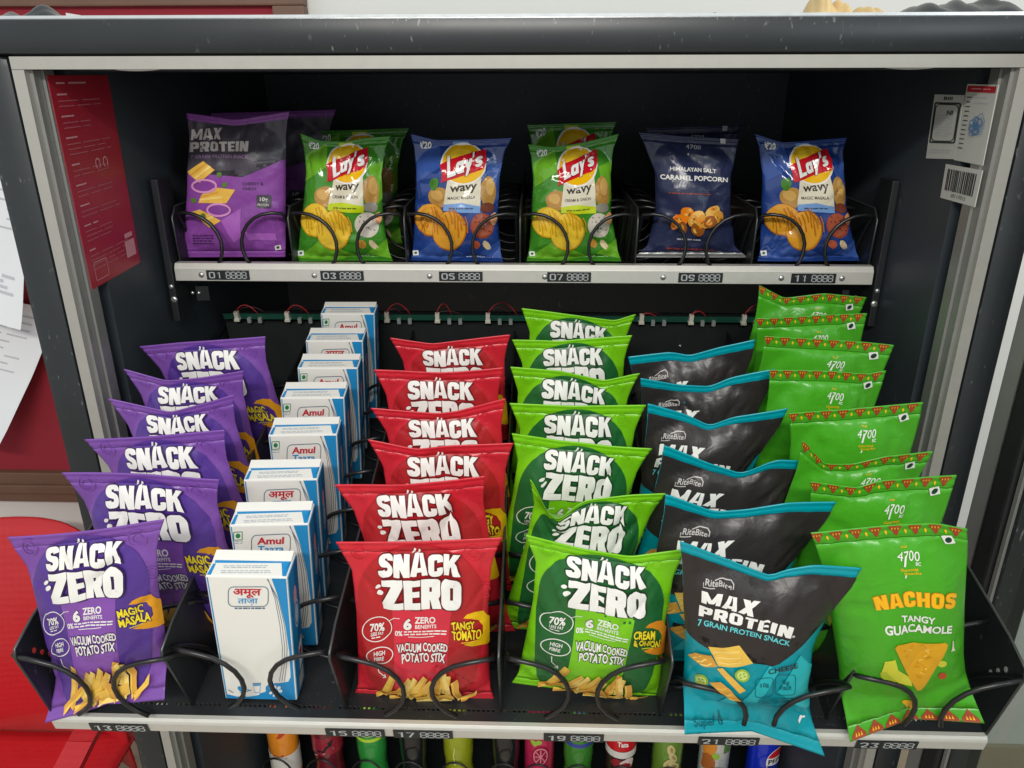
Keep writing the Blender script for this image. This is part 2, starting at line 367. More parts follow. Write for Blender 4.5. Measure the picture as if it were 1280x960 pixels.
def shelf_packet(kind_, quad, y, label, group, sag=(), seed=0, thick=.02, wrinkle=1.2, cat="snack packet"):
    Q, sg = shelf_quad(quad, y, sag)
    return packet(kind_, Q, EY, label, group, cat, thick=thick, sag=sg, seed=seed, wrinkle=wrinkle)
def refgrid(q_sg, back, ins, thick, org, scale):
    """where the mean packet surface lies in one close look at the photograph"""
    f, _, _ = surface(q_sg[0], back, ins, thick, q_sg[1]); return (project(f)-np.array(org, float))*scale
FRONT = {  # TL, TR, height, BL, BR, sag of the foremost packet of each kind in the tray
 'red': ((420, 677), (628, 668), .203, (443, 868), (618, 870), [(520, 674)]),
 'teal': ((850, 678), (1078, 712), .216, (846, 893), (1031, 932), [(968, 724), (982, 716), (1020, 709)]),
 'nacho': ((1013, 665), (1208, 660), .234, (1043, 914), (1218, 880), [(1113, 656), (1170, 653)])}
SHELFQ = {
 'cracker': (((232, 141), (362, 139), (357, 321), (224, 322)), [(295, 150)]),
 'wavyblue': (((513, 167), (640, 172), (629, 327), (513, 326)), [(545, 175), (600, 174)]),
 'popcorn': (((798, 165), (925, 174), (936, 323), (792, 322)), [(850, 170)])}
def lay(baked, P, Nn, name, parent, off=.00018, us=US, vs=VS, base=.0005):
    uv, ly, F, Mi, mats = baked
    i = np.clip(np.searchsorted(us, uv[:, 0], side='right')-1, 0, len(us)-2); j = np.clip(np.searchsorted(vs, uv[:, 1], side='right')-1, 0, len(vs)-2)
    a = ((uv[:, 0]-us[i])/(us[i+1]-us[i]))[:, None]; b = ((uv[:, 1]-vs[j])/(vs[j+1]-vs[j]))[:, None]
    bl = lambda A: (A[j, i]*(1-a)+A[j, i+1]*a)*(1-b)+(A[j+1, i]*(1-a)+A[j+1, i+1]*a)*b
    n = bl(Nn); n /= np.linalg.norm(n, axis=1)[:, None]+1e-9
    p = bl(P)+n*(base+off*ly)[:, None]
    me = bpy.data.meshes.new(name); me.from_pydata(p.tolist(), [], F); me.polygons.foreach_set("material_index", Mi); me.update()
    o = link(name, me, mats, parent, True)
    try: me.normals_split_custom_set_from_vertices(n.tolist())
    except Exception: pass
    return o

def waves(u, v, r, k, f0, f1):
    o = 0
    for _ in range(k):
        f = r.uniform(f0, f1); a = r.uniform(0, 2*pi); o = o+np.sin(2*pi*f*(u*cos(a)+1.4*v*sin(a))+r.uniform(0, 6.28))
    return o/k
INS_POUCH = ((0, 0, 0), (.08, .035, .03), (.3, .055, .05), (.6, .08, .065), (.84, .075, .055), (.93, .035, .03), (1, 0, 0))
INS_LOOSE = ((0, 0, 0), (.1, .03, .03), (.5, .05, .05), (.85, .045, .045), (1, 0, 0))

def surface(quad3, back, ins, thick, sag, r=None, wrinkle=1.0, lean=0.0, fold=None, ear=.17, kick=0.0):
    """front and rear grids of a filled packet; without r the smooth mean shape"""
    TL, TR, BR, BL = quad3; u, v = np.meshgrid(US, VS); ins = np.array(ins, float); plain = r is None
    r = r or random.Random(1)
    iL = np.interp(v, ins[:, 0], ins[:, 1]); iR = np.interp(v, ins[:, 0], ins[:, 2])
    if not plain: iL = iL*r.uniform(.9, 1.15); iR = iR*r.uniform(.9, 1.15)
    uq = (iL+u*(1-iL-iR))[..., None]; vv = v[..., None]
    P = (BL+(BR-BL)*uq)*(1-vv)+(TL+(TR-TL)*uq)*vv
    up = (TL+TR-BL-BR)/2; H = np.linalg.norm(up); up = up/H; sg = np.array(sag, float)
    usm = np.interp(u, sg[:, 0], sg[:, 1])
    if len(sg) > 2:                                   # soften the kinks of the sagging top edge
        us2 = np.linspace(0, 1, 81); y2 = np.interp(us2, sg[:, 0], sg[:, 1]); kk = np.ones(7)/7
        y2 = np.convolve(np.pad(y2, 3, mode='edge'), kk, mode='valid'); usm = np.interp(u, us2, y2)
    P = P+(usm*np.clip((v-.5)/.5, 0, 1)**2)[..., None]*up
    e3 = np.abs(2*u-1)**3.2; vt = .945-ear*e3; vl = .045+.35*ear*e3; vb = np.clip((v-vl)/(vt-vl), 0, 1)
    b = thick*np.sin(pi*vb**.9)**.62*(1-np.abs(2*u-1)**2.3)**.55*(1+(0 if plain else .12)*waves(u, v, r, 3, .6, 1.3))
    inner = np.clip(np.minimum(vb, 1-vb)*9, 0, 1)
    wr = (.0012*waves(u, v, r, 5, 1.2, 3.2)+.0006*waves(u, v, r, 6, 4, 8))*inner
    for _ in range(5):                                # facets with sharp valleys
        a = r.uniform(0, pi); f = r.uniform(.8, 2.3); msk = np.clip(.5+.9*waves(u, v, r, 2, .7, 1.4), 0, 1)
        wr = wr+r.uniform(.0016, .0034)*(np.abs(np.sin(pi*f*(u*cos(a)+1.4*v*sin(a))+r.uniform(0, 3.1)))-.6)*msk*inner
    for _ in range(18):                               # creases
        x0, y0 = r.choice([(r.uniform(0, .25), r.uniform(.75, 1)), (r.uniform(.75, 1), r.uniform(.75, 1)), (r.uniform(0, .2), r.uniform(0, .3)), (r.uniform(.8, 1), r.uniform(0, .3)), (r.uniform(.1, .9), r.uniform(.85, 1)), (r.choice((.03, .97)), r.uniform(.3, .7))])
        tx, ty = .5+r.uniform(-.35, .35)-x0, .5+r.uniform(-.3, .3)-y0; ln = math.hypot(tx, ty); tx, ty = tx/ln, ty/ln; ln = r.uniform(.12, .4)
        t = (u-x0)*tx+(v-y0)*ty; d = (u-x0)*-ty+(v-y0)*tx; wd = r.uniform(.007, .024)
        wr = wr-r.choice((1, 1, -.7))*r.uniform(.0012, .0032)*np.exp(-(d/wd)**2)*np.clip(1-np.abs(t/ln-.4)/.62, 0, 1)*np.clip(inner*1.5, 0, 1)
    ph = r.uniform(0, 6); nf = r.uniform(6, 9)
    gat = np.exp(-np.clip(.945-v, 0, 1)/.07)+np.exp(-np.clip(v-.045, 0, 1)/.06)
    wr = wr+.0015*gat*np.sin(2*pi*nf*u+ph+2*np.sin(5*u+ph))*np.clip(np.minimum(.97-v, v-.02)*30, 0, 1)
    wr = wr*(0 if plain else wrinkle)
    bend = (0 if plain else .004)*waves(u*.7, v*0, r, 2, .5, 1.2)*np.clip(np.abs(v-.5)*2-.55, 0, 1)*2
    lean_d = lean*np.clip((v-.86)/.14, 0, 1)**1.5
    if fold is not None: lean_d = lean_d+fold(u, v)
    lean_d = lean_d+kick*np.clip((.17-v)/.17, 0, 1)**1.2*(.55+.45*np.abs(2*u-1))
    crimp = np.where((v > .95) | (v < .04), .00035*np.sin(2*pi*v*110), 0)
    core = P+back*(bend-lean_d)[..., None]
    front = core-back*(np.maximum(b+wr, .0003)+crimp)[..., None]; rear = core+back*np.maximum(.85*b+.4*wr, .0003)[..., None]
    gu = np.gradient(front, axis=1); gv = np.gradient(front, axis=0); Nn = np.cross(gu, gv); Nn /= np.linalg.norm(Nn, axis=2)[..., None]+1e-12
    if (Nn[20, 17]@back) > 0: Nn = -Nn
    return front, rear, Nn

def packet(kind, quad3, back, label, group, cat="snack packet", thick=.021, sag=((0, 0), (1, 0)), seed=0, wrinkle=1.0, lean=0.0, fold=None, kick=0.0):
    """quad3: TL, TR, BR, BL of the flat seal-to-seal face in space; back: unit vector pointing away from the face."""
    K = KINDS[kind]; r = random.Random(seed*31+5); BL, BR = quad3[3], quad3[2]
    front, rear, Nn = surface(quad3, back, K['ins'], thick, sag, r, wrinkle, lean, fold, kick=kick)
    base = (BL+BR)/2; t = thing(K['name'], label, cat, tuple(base), group)
    nu = len(US)
    def part(name, ja, jb, mat):
        n = jb-ja+1; V = np.concatenate([front[ja:jb+1].reshape(-1, 3), rear[ja:jb+1].reshape(-1, 3)]); F = []; o = n*nu
        for j in range(n-1):
            for i in range(nu-1):
                a = j*nu+i; F.append((a, a+1, a+nu+1, a+nu)); F.append((o+a+1, o+a, o+a+nu, o+a+nu+1))
            F.append((j*nu, (j+1)*nu, o+(j+1)*nu, o+j*nu)); e = nu-1; F.append(((j+1)*nu+e, j*nu+e, o+j*nu+e, o+(j+1)*nu+e))
        for (j, fl) in ((0, 1), (n-1, 0)):
            for i in range(nu-1):
                q = (j*nu+i, j*nu+i+1, o+j*nu+i+1, o+j*nu+i); F.append(q[::-1] if fl else q)
        me = bpy.data.meshes.new(name); me.from_pydata(V.tolist(), [], F); me.update(); return link(name, me, mat, t, True)
    body = part('pouch', J0, J1, K['body']); part('top_seal', J1, len(VS)-1, K.get('tseal', K['body'])); part('bottom_seal', 0, J0, K.get('bseal', K['body']))
    pr = lay(K['baked'], front, Nn, 'printed_front', None)
    pr.parent = body
    return t

KINDS = {}
def kind(key, name, art, body, ins, **kw): KINDS[key] = dict(name=name, baked=art.bake(US, VS), body=body, ins=ins, **kw)

# ------------------------------------------------------------------ artwork of the packets
def cm(n, c, rough=.42, **k): return M(n, c, max(.14, rough-.07), var=.03, bump=.42, scale=22, bscale=55, **k)
fry = [cm("chip yellow", (240, 196, 84)), cm("chip gold", (238, 188, 80)), cm("chip amber", (222, 164, 66)), cm("chip pale", (248, 216, 122))]
def potato_art(pre, light, light2, dark, outline, flavour, crescent):
    a = Art(ref=refgrid(tray_quad(*FRONT['red']), TS, INS_POUCH, .021, (410, 650), 3.842))
    Ld = cm(pre+" dark print", dark); Lb = cm(pre+" band print", light2); ol = cm(pre+" outline print", outline); L3 = cm(pre+" swirl print", tuple(int(.5*x+.5*y) for x, y in zip(light, light2)))
    for k, (cx, cy, R) in enumerate(((700, 150, 46), (150, 150, 40), (760, 330, 34))):
        a.ring(cx, cy, R, R*.9, 7, L3, 0, 300); a.ring(cx, cy, R*.55, R*.5, 6, L3, 60, 360)
    pts = [(445+300*cos(radians(t)), 352-244*sin(radians(t))) for t in range(0, 181, 6)]+[(150, 470), (166, 600), (188, 730), (215, 792), (240, 812), (650, 818), (690, 790), (718, 700), (738, 560)]
    a.poly(pts, Ld)
    a.poly([(308, 420), (594, 420), (578, 600), (566, 818), (330, 815), (318, 600)], Lb)
    a.word("SNACK", ((250, 152), (634, 146), (630, 260), (248, 264)), white, .25, ol, .055, gap=.04, bounce=4)
    a.word("ZERO", ((264, 276), (640, 274), (638, 418), (272, 420)), white, .28, ol, .05, gap=.03, bounce=2)
    for x, y in ((410, 130), (432, 132)): a.stroke([(x, y+12), (x+14, y-12)], 9, white)
    a.ell(247, 316, 15, 9, white, -.5, 14, cut=False); a.ell(260, 342, 18, 11, white, -.5, 14, cut=False)
    a.text("6", (362, 472, 402, 528), white, .05, ol, .03); a.text("ZERO", (416, 466, 516, 500), white, .03); a.text("BENEFITS", (418, 506, 520, 524), white, .02)
    a.text("0%", (322, 532, 358, 558), white, .03); a.lines(364, 534, 572, 2, 13, white, 6, 3)
    a.stroke([(385, 562), (450, 566), (510, 561)], 3, white)
    a.text("VACUUM COOKED", ((330, 592), (575, 594), (573, 630), (332, 632)), white, .03, ol, .07, bounce=3)
    a.text("POTATO STIX", ((353, 636), (566, 634), (562, 672), (356, 676)), white, .03, ol, .07, bounce=3, seed=4)
    a.ring(238, 518, 68, 56, 4, white); a.text("70%", (205, 490, 272, 530), white, .03); a.text("LESS FAT", (210, 533, 268, 548), white, .02); a.lines(214, 553, 262, 1, 9, white, 4, 4)
    a.stroke([(292, 486), (318, 470), (345, 470)], 3, white)
    a.ring(252, 636, 60, 36, 4, white); a.text("HIGH", (226, 615, 276, 633), white, .02); a.text("FIBRE", (228, 638, 272, 654), white, .02)
    a.stroke([(243, 682), (250, 712), (280, 735)], 4, white); a.stroke([(268, 738), (282, 736), (276, 722)], 4, white)
    ct = cm(pre+" crescent print", crescent)
    a.poly([(650, 470), (668, 452), (705, 437), (745, 430), (778, 446), (792, 510), (780, 568), (742, 600), (692, 604), (652, 592), (690, 580), (722, 566), (742, 540), (742, 500), (722, 478), (690, 470)], ct)
    yl = cm(pre+" flavour print", (250, 226, 40)); b, c = flavour
    a.text(b, ((592, 490), (702, 480), (704, 524), (596, 530)), yl, .035, ol, .06, bounce=3); a.text(c, ((594, 534), (732, 520), (732, 566), (598, 574)), yl, .035, ol, .06, bounce=3, seed=6)
    a.stroke([(640, 582), (700, 572)], 3, yl)
    r = random.Random(len(pre))
    for k, (x0, y0, x1, y1, wd) in enumerate(((268, 820, 318, 722, 30), (330, 815, 392, 752, 20), (235, 822, 350, 800, 18), (360, 818, 420, 750, 24), (400, 820, 470, 742, 26), (440, 815, 500, 762, 22), (520, 805, 555, 715, 26), (560, 812, 575, 730, 24), (300, 826, 450, 812, 20), (585, 815, 640, 740, -1), (602, 752, 640, 826, 26), (548, 722, 600, 826, 24), (640, 828, 712, 800, 18), (430, 826, 600, 818, 20), (480, 800, 540, 830, 20), (380, 800, 410, 830, 16))):
        if wd < 0: continue
        m = fry[k % 4]; dx, dy = x1-x0, y1-y0; n = math.hypot(dx, dy); px, py = -dy/n*wd*.66, dx/n*wd*.66
        a.poly([(x0+px, y0+py), (x0-px, y0-py), (x1-px*.8, y1-py*.8), (x1+px*.8, y1+py*.8)], m)
        a.poly([(x0+px, y0+py), (x0+px*.35, y0+py*.35), (x1+px*.3, y1+py*.3), (x1+px*.8, y1+py*.8)], fry[(k+2) % 4], cut=False)
    return a
bp = cm("violet film", (124, 78, 164), .4); br = cm("red film", (208, 40, 54), .4); bg = cm("lime film", (124, 202, 22), .4)
kind('purple', 'snack_packet', potato_art("violet", (124, 78, 164), (132, 80, 170), (84, 54, 142), (52, 30, 82), ("MAGIC", "MASALA"), (232, 160, 30)), bp, INS_POUCH)
kind('red', 'snack_packet', potato_art("red", (208, 40, 54), (212, 46, 66), (176, 32, 38), (104, 20, 22), ("TANGY", "TOMATO"), (240, 190, 20)), br, INS_POUCH)
kind('green', 'snack_packet', potato_art("lime", (124, 202, 22), (120, 196, 24), (34, 100, 48), (20, 52, 30), ("CREAM", "& ONION"), (226, 142, 34)), bg, INS_POUCH)

INS_TEAL = ((0, 0, 0), (.1, .02, .07), (.3, .03, .14), (.55, .035, .16), (.75, .02, .11), (.9, .015, .03), (1, 0, 0))
def protein_art():
    a = Art(ref=refgrid(tray_quad(*FRONT['teal']), TS, INS_TEAL, .024, (820, 670), 3.556))
    dk = cm("brown grey print", (48, 43, 43), .42); lt = cm("pale teal print", (40, 188, 196)); tl = cm("bright teal print", (98, 205, 208)); ol = cm("deep teal print", (0, 96, 108))
    gd = cm("olive green print", (150, 186, 60)); gl = cm("pale green print", (210, 226, 130))
    a.poly([(560, 740), (660, 560), (720, 600), (712, 800)], lt); a.poly([(380, 780), (520, 610), (560, 640), (470, 790)], lt); a.poly([(270, 770), (330, 720), (390, 780)], lt)
    a.poly([(0, .952), (0, .9), a.uv((128, 416)), a.uv((200, 440)), a.uv((420, 545)), a.uv((500, 562)), a.uv((530, 612)), a.uv((562, 600)), a.uv((602, 520)), a.uv((660, 470)), (1, a.uv((735, 395))[1]), (1, .952)], dk, True)
    gy = cm("silver print", (196, 190, 186))
    a.text("RiteBite", ((224, 196), (340, 222), (336, 248), (220, 226)), gy, .015)
    a.stroke([(214, 214), (212, 234), (262, 240)], 4, gy); a.stroke([(262, 208), (300, 198), (334, 204), (346, 224), (344, 246)], 5, gy)
    a.word("MAX", ((205, 250), (468, 302), (436, 370), (204, 304)), white, .24, gap=.1); a.word("PROTEIN", ((196, 318), (622, 424), (608, 476), (190, 366)), white, .25, gap=.1)
    a.ell(620, 466, 7, 6, gy, cut=False)
    a.text("7 GRAIN PROTEIN SNACK", ((188, 378), (606, 486), (602, 510), (184, 402)), tl, .02)
    chips = [((232, 500), (375, 505), (440, 592), (392, 604), (278, 592)), ((145, 550), (175, 528), (246, 540), (276, 592), (214, 594)), ((272, 600), (298, 598), (404, 704), (374, 714)), ((238, 660), (290, 655), (332, 690), (386, 756), (350, 746))]
    for k, p in enumerate(chips):
        a.poly(p, fry[k % 2+(1 if k else 0)]); c = np.mean(np.array(p), 0)
        for q in (.25, .55, .8):
            e0 = np.array(p[0])*(1-q)+np.array(p[-1])*q; e1 = np.array(p[1])*(1-q)+np.array(p[-2])*q
            a.stroke([e0*.9+c*.1, (e0+e1)/2+np.array([0, 5]), e1*.9+c*.1], 7, fry[3 if k < 2 else 1])
    for cx, cy, rx, ry in ((200, 663, 31, 28), (387, 638, 36, 26)):
        a.ell(cx, cy, rx, ry, gd, .4, 18); a.ell(cx, cy, rx*.72, ry*.7, gl, .4, 16)
        for q in range(4): a.ell(cx+rx*.35*cos(q*1.6+.5), cy+ry*.35*sin(q*1.6+.5), 6, 4, gd, q, 8, cut=False)
    a.text("Super 8", ((145, 773), (288, 800), (286, 822), (143, 797)), ol, .02); a.text("Grains", ((145, 803), (262, 825), (260, 845), (143, 824)), ol, .02)
    a.text("CHEESE", ((512, 628), (645, 598), (648, 622), (514, 652)), dk, .02)
    a.rrect(548, 655, 640, 755, 18, 3, ol); a.rrect(452, 668, 538, 758, 18, 3, ol); a.text("4g", (578, 682, 612, 708), ol, .01); a.text("FIBER", (570, 712, 624, 730), ol, .01); a.text("10g", (476, 690, 516, 714), ol, .01)
    a.rrect(472, 766, 636, 802, 14, 3, ol); a.text("GLUTEN FREE", (484, 776, 624, 794), ol, .02)
    a.stroke([(655, 862), (672, 850), (688, 848)], 7, white)
    return a
teal = cm("teal film", (0, 152, 166), .36)
kind('teal', 'snack_packet', protein_art(), teal, INS_TEAL)

INS_NACHO = ((0, 0, 0), (.08, .02, .02), (.3, .05, .035), (.6, .05, .02), (.85, .04, .0), (.94, .02, .0), (1, 0, 0))
def nacho_art():
    a = Art(ref=refgrid(tray_quad(*FRONT['nacho']), TS, INS_NACHO, .022, (1000, 640), 3.311))
    rd = cm("brick red print", (158, 64, 36)); yl = cm("amber print", (248, 186, 28)); org = cm("orange print", (224, 130, 30)); yg = cm("lime yellow print", (216, 214, 64)); yg2 = cm("avocado print", (180, 196, 50)); chip = cm("corn chip", (222, 164, 32)); chip2 = cm("corn chip shade", (210, 150, 28))
    for k in range(8):
        u = .03+k*.128
        for (du, v0, h, m) in ((0, 1.0, .05, rd),):
            a.poly([(u-.042, .998), (u+.042, .998), (u+.038, .99), (u, .955), (u-.038, .99)], rd, True)
            for q in range(3): a.poly([(u-.027+.02*q, .992), (u-.015+.02*q, .992), (u-.021+.02*q, .979)], yl, True, cut=False)
        if k < 7: a.poly([(u+.055, .975), (u+.064, .985), (u+.073, .975), (u+.064, .963)], yl, True, cut=False)
    for k in range(7):
        u = .08+k*.14; a.poly([(u-.06, .002), (u+.06, .002), (u+.06, .012), (u, .045), (u-.06, .012)], rd, True)
        for q in range(3): a.poly([(u-.03+.022*q, .008), (u-.016+.022*q, .008), (u-.023+.022*q, .024)], yl, True, cut=False)
    a.text("THE", (415, 146, 442, 156), yl, .01)
    a.text("4700", ((405, 172), (494, 170), (496, 214), (404, 214)), white, .0, cut=True); a.stroke([(437, 190), (434, 238)], 8, white); a.text("BC", (480, 218, 500, 233), white, .02)
    a.text("Gourmet", ((417, 248), (490, 242), (492, 256), (417, 260)), yl, .01); a.text("Snacks", ((432, 264), (502, 258), (503, 270), (432, 276)), yl, .01); a.stroke([(440, 276), (437, 288)], 6, white)
    W = lambda p, x, t: p+np.array([0, 84*(x-.56)**2*(1 if x < .56 else .35)])
    a.word("NACHOS", ((300, 350), (648, 342), (640, 406), (318, 410)), yl, .24, org, .03, gap=.1, warp=W)
    a.text("TANGY", ((418, 450), (558, 449), (556, 480), (420, 480)), white, .025); a.text("GUACAMOLE", ((345, 492), (632, 488), (630, 524), (346, 530)), white, .03, cut=True)
    a.poly([(338, 640), (384, 635), (396, 682), (452, 720), (458, 752), (402, 745), (342, 704), (324, 690)], yg); a.poly([(318, 690), (345, 690), (390, 735), (385, 745), (345, 738), (322, 715)], yg2)
    a.ell(594, 712, 19, 15, cm("tomato print", (196, 72, 50))); a.ell(590, 655, 20, 16, yg); a.ell(437, 820, 26, 9, yl)
    a.poly([(382, 582), (396, 570), (602, 563), (613, 573), (592, 620), (494, 765), (476, 766), (430, 690)], chip)
    r = random.Random(3)
    for k in range(46):
        x = r.uniform(410, 585); y = r.uniform(580, 735)
        if abs(x-492) < (745-y)*.5: a.ell(x, y, r.uniform(5, 13), r.uniform(2, 5), chip2 if k % 3 else fry[0], r.uniform(-.6, .6), 10, .15, k)
    gl = cm("garlic print", (226, 220, 196)); a.poly([(636, 558), (640, 560), (643, 590), (650, 602), (628, 604), (634, 588)], gl)
    a.poly([(582, 98), (624, 94), (642, 128), (600, 132)], white); a.ell(612, 113, 13, 12, cm("dark green dot", (20, 60, 40)), cut=False)
    return a
nach = cm("leaf green film", (72, 166, 34), .38)
kind('nacho', 'snack_packet', nacho_art(), nach, INS_NACHO)

INS_LAY = ((0, 0, 0), (.1, .03, .04), (.4, .05, .09), (.7, .07, .1), (.9, .04, .06), (1, 0, 0))
def wavy_art(pre, facet, band, dipc, sub, green):
    a = Art(ref=refgrid(shelf_quad(SHELFQ['wavyblue'][0], .935, SHELFQ['wavyblue'][1]), EY, INS_LAY, .02, (500, 140), 4.8))
    f1 = cm(pre+" facet print", facet, .2); cr = cm("cream label print", (226, 218, 194), .22); bl = cm(pre+" label band", band, .22); tan = cm("potato print", (186, 140, 70), .22); tan2 = cm("potato light print", (214, 170, 96), .22)
    yel = cm("logo yellow", (246, 190, 20), .2); yel2 = cm("logo deep yellow", (226, 150, 20), .2); rd = cm("logo red", (206, 26, 42), .2); cw = cm("logo white", (242, 240, 236), .2)
    c1 = cm("crisp yellow", (238, 196, 52) if green else (224, 160, 48), .25, ) if False else cm(pre+" crisp", (236, 196, 56) if green else (224, 158, 46), .22); c2 = cm(pre+" crisp edge", (208, 156, 30) if green else (188, 112, 28), .22)
    for p in (((100, 260), (240, 180), (250, 330), (110, 420)), ((520, 330), (620, 300), (600, 520), (560, 560)), ((60, 870), (220, 760), (420, 860), (300, 890)), ((470, 850), (600, 760), (620, 880))): a.poly(p, f1)
    a.poly([(320, 175), (410, 175), (412, 215), (318, 215)], cm(pre+" tab print", band, .22))
    a.ell(238, 512, 68, 60, tan, .2, 22, .03); a.ell(225, 500, 40, 30, tan2, .3, 16, .06); a.ell(528, 480, 48, 90, tan, .05, 22, .03); a.ell(540, 450, 26, 50, tan2, .05, 16, .05)
    if not green: a.ell(210, 430, 30, 36, cm("leaf print", (70, 130, 40), .25), .4, 12, .12)
    a.ell(520, 575, 45, 28, cm(pre+" dip rim", tuple(int(x*.7) for x in dipc), .25), 0, 18, .05)
    a.poly([(290, 405), (488, 372), (480, 606), (264, 562)], cr)
    a.poly([(266, 556), (372, 545), (481, 566), (480, 606), (264, 592)], bl)
    a.ell(382, 312, 134, 127, cw, n=40); a.ell(382, 312, 124, 117, yel, n=40); a.ell(360, 275, 80, 50, cm("logo pale yellow", (250, 206, 50), .2), -.2, 24)
    a.poly([(247, 318), (300, 290), (420, 250), (517, 222), (520, 290), (504, 345), (410, 372), (330, 398), (252, 422), (258, 370)], rd)
    a.word("Lay's", ((286, 274), (494, 232), (492, 318), (290, 396)), cw, .2, cm("logo dark red", (150, 16, 30), .2), .03, gap=.03)
    dk = cm("dark brown print", (54, 44, 36), .25); a.text("wavy", ((304, 446), (462, 432), (458, 486), (302, 496)), dk, .02, cut=True)
    a.text(sub, ((290, 508), (452, 504), (450, 522), (290, 526)), dk, .015); a.lines(300, 574, 440, 1, 10, cm(pre+" band ink", tuple(int(x*.55) for x in band), .25), 8, 2)
    a.ell(190, 648, 92, 96, c2, -.3, 24, .02); a.ell(188, 645, 86, 90, c1, -.3, 24, .02); a.ell(300, 708, 104, 116, c2, .3, 24, .02); a.ell(298, 705, 98, 110, c1, .3, 24, .02)
    r = random.Random(5)
    for k in range(16): a.stroke([(120+k*18, 600+30*sin(k)), (135+k*18, 640+30*sin(k)), (140+k*18, 700+40*sin(k*1.7))], 6, c2)
    d1 = cm(pre+" dip", dipc, .3); a.ell(494, 680, 70, 74, cm(pre+" bowl", (214, 206, 190) if green else (150, 70, 50), .25), 0, 24); a.ell(492, 676, 62, 66, d1, 0, 24)
    for k in range(14): a.ell(492+r.uniform(-45, 45), 676+r.uniform(-45, 45), r.uniform(3, 9), r.uniform(3, 6), cm(pre+" dip fleck", tuple(int(x*.62) for x in dipc), .3), r.uniform(0, 3), 8, .1, k, cut=False)
    a.ell(455, 790, 32, 22, cm(pre+" root", (206, 150, 60) if green else (190, 90, 60), .3), .5, 12, .1); a.ell(520, 795, 20, 30, cm("clove print", (220, 200, 160), .3), -.5, 12, .08); a.ell(560, 640, 22, 34, cm("peach print", (236, 170, 120), .3), .2, 12, .08)
    a.text("\u20b920", (122, 176, 190, 220), cw, .03); a.poly([(78, 830), (112, 828), (114, 858), (80, 860)], cw); a.ell(96, 844, 9, 8, cm("veg dot green", (30, 110, 50)), cut=False)
    return a
lblue = cm("glossy blue film", (36, 66, 136), .16, coat=.5); lgreen = cm("glossy green film", (66, 142, 40), .16, coat=.5)
kind('wavyblue', 'crisp_packet', wavy_art("blue", (58, 88, 160), (120, 160, 214), (170, 86, 62), "MAGIC MASALA", False), lblue, INS_LAY)
kind('wavygreen', 'crisp_packet', wavy_art("green", (110, 176, 44), (196, 214, 30), (214, 206, 190), "CREAM & ONION", True), lgreen, INS_LAY)

INS_POP = ((0, 0, 0), (.1, .1, .1), (.4, .16, .12), (.7, .15, .1), (.92, .05, .03), (1, 0, 0))
def popcorn_art():
    a = Art(ref=refgrid(shelf_quad(SHELFQ['popcorn'][0], .935, SHELFQ['popcorn'][1]), EY, INS_POP, .02, (780, 140), 4.8))
    gy = cm("pale print", (196, 196, 200)); r1 = cm("dull red print", (150, 62, 50)); sl = cm("silver seal print", (214, 214, 210), .15)
    a.text("4700", ((370, 196), (462, 204), (460, 228), (372, 222)), gy, .0); a.ell(386, 256, 6, 8, gy, cut=False)
    a.text("HIMALAYAN SALT", ((270, 325), (556, 346), (556, 370), (270, 350)), white, .02); a.text("CARAMEL POPCORN", ((206, 372), (626, 394), (624, 422), (206, 402)), white, .03, cut=True)
    a.lines(255, 478, 520, 1, 10, r1, 7, 1, .05); a.lines(250, 812, 545, 1, 10, r1, 9, 2, .04); a.lines(315, 758, 470, 1, 10, gy, 8, 5, .04)
    r = random.Random(2); o1 = cm("caramel orange", (244, 132, 20)); o2 = cm("caramel gold", (222, 156, 56)); o3 = cm("caramel brown", (150, 84, 26)); o4 = cm("caramel pale", (238, 186, 92))
    for k, (cx, cy, R, m) in enumerate(((372, 604, 42, o1), (330, 650, 48, o1), (300, 672, 34, o1), (350, 690, 34, o3), (415, 640, 40, o2), (440, 690, 44, o3), (440, 625, 40, o4), (470, 650, 40, o2), (520, 600, 42, o4), (545, 630, 36, o2), (500, 650, 34, o3))):
        a.ell(cx, cy, R, R*.85, m, r.uniform(0, 3), 16, .07, k)
        for q in range(5): a.ell(cx+r.uniform(-.5, .5)*R, cy+r.uniform(-.5, .5)*R, R*.28, R*.2, (o4, o3, o1, o2)[(k+q) % 4], r.uniform(0, 3), 9, .12, q)
    a.poly([(580, 160), (612, 163), (612, 190), (580, 188)], gy, cut=False)
    return a
navy = cm("navy film", (42, 48, 80), .34); sil = M("crimped silver foil", (205, 205, 202), .22, .7)
kind('popcorn', 'popcorn_packet', popcorn_art(), navy, INS_POP, bseal=sil)

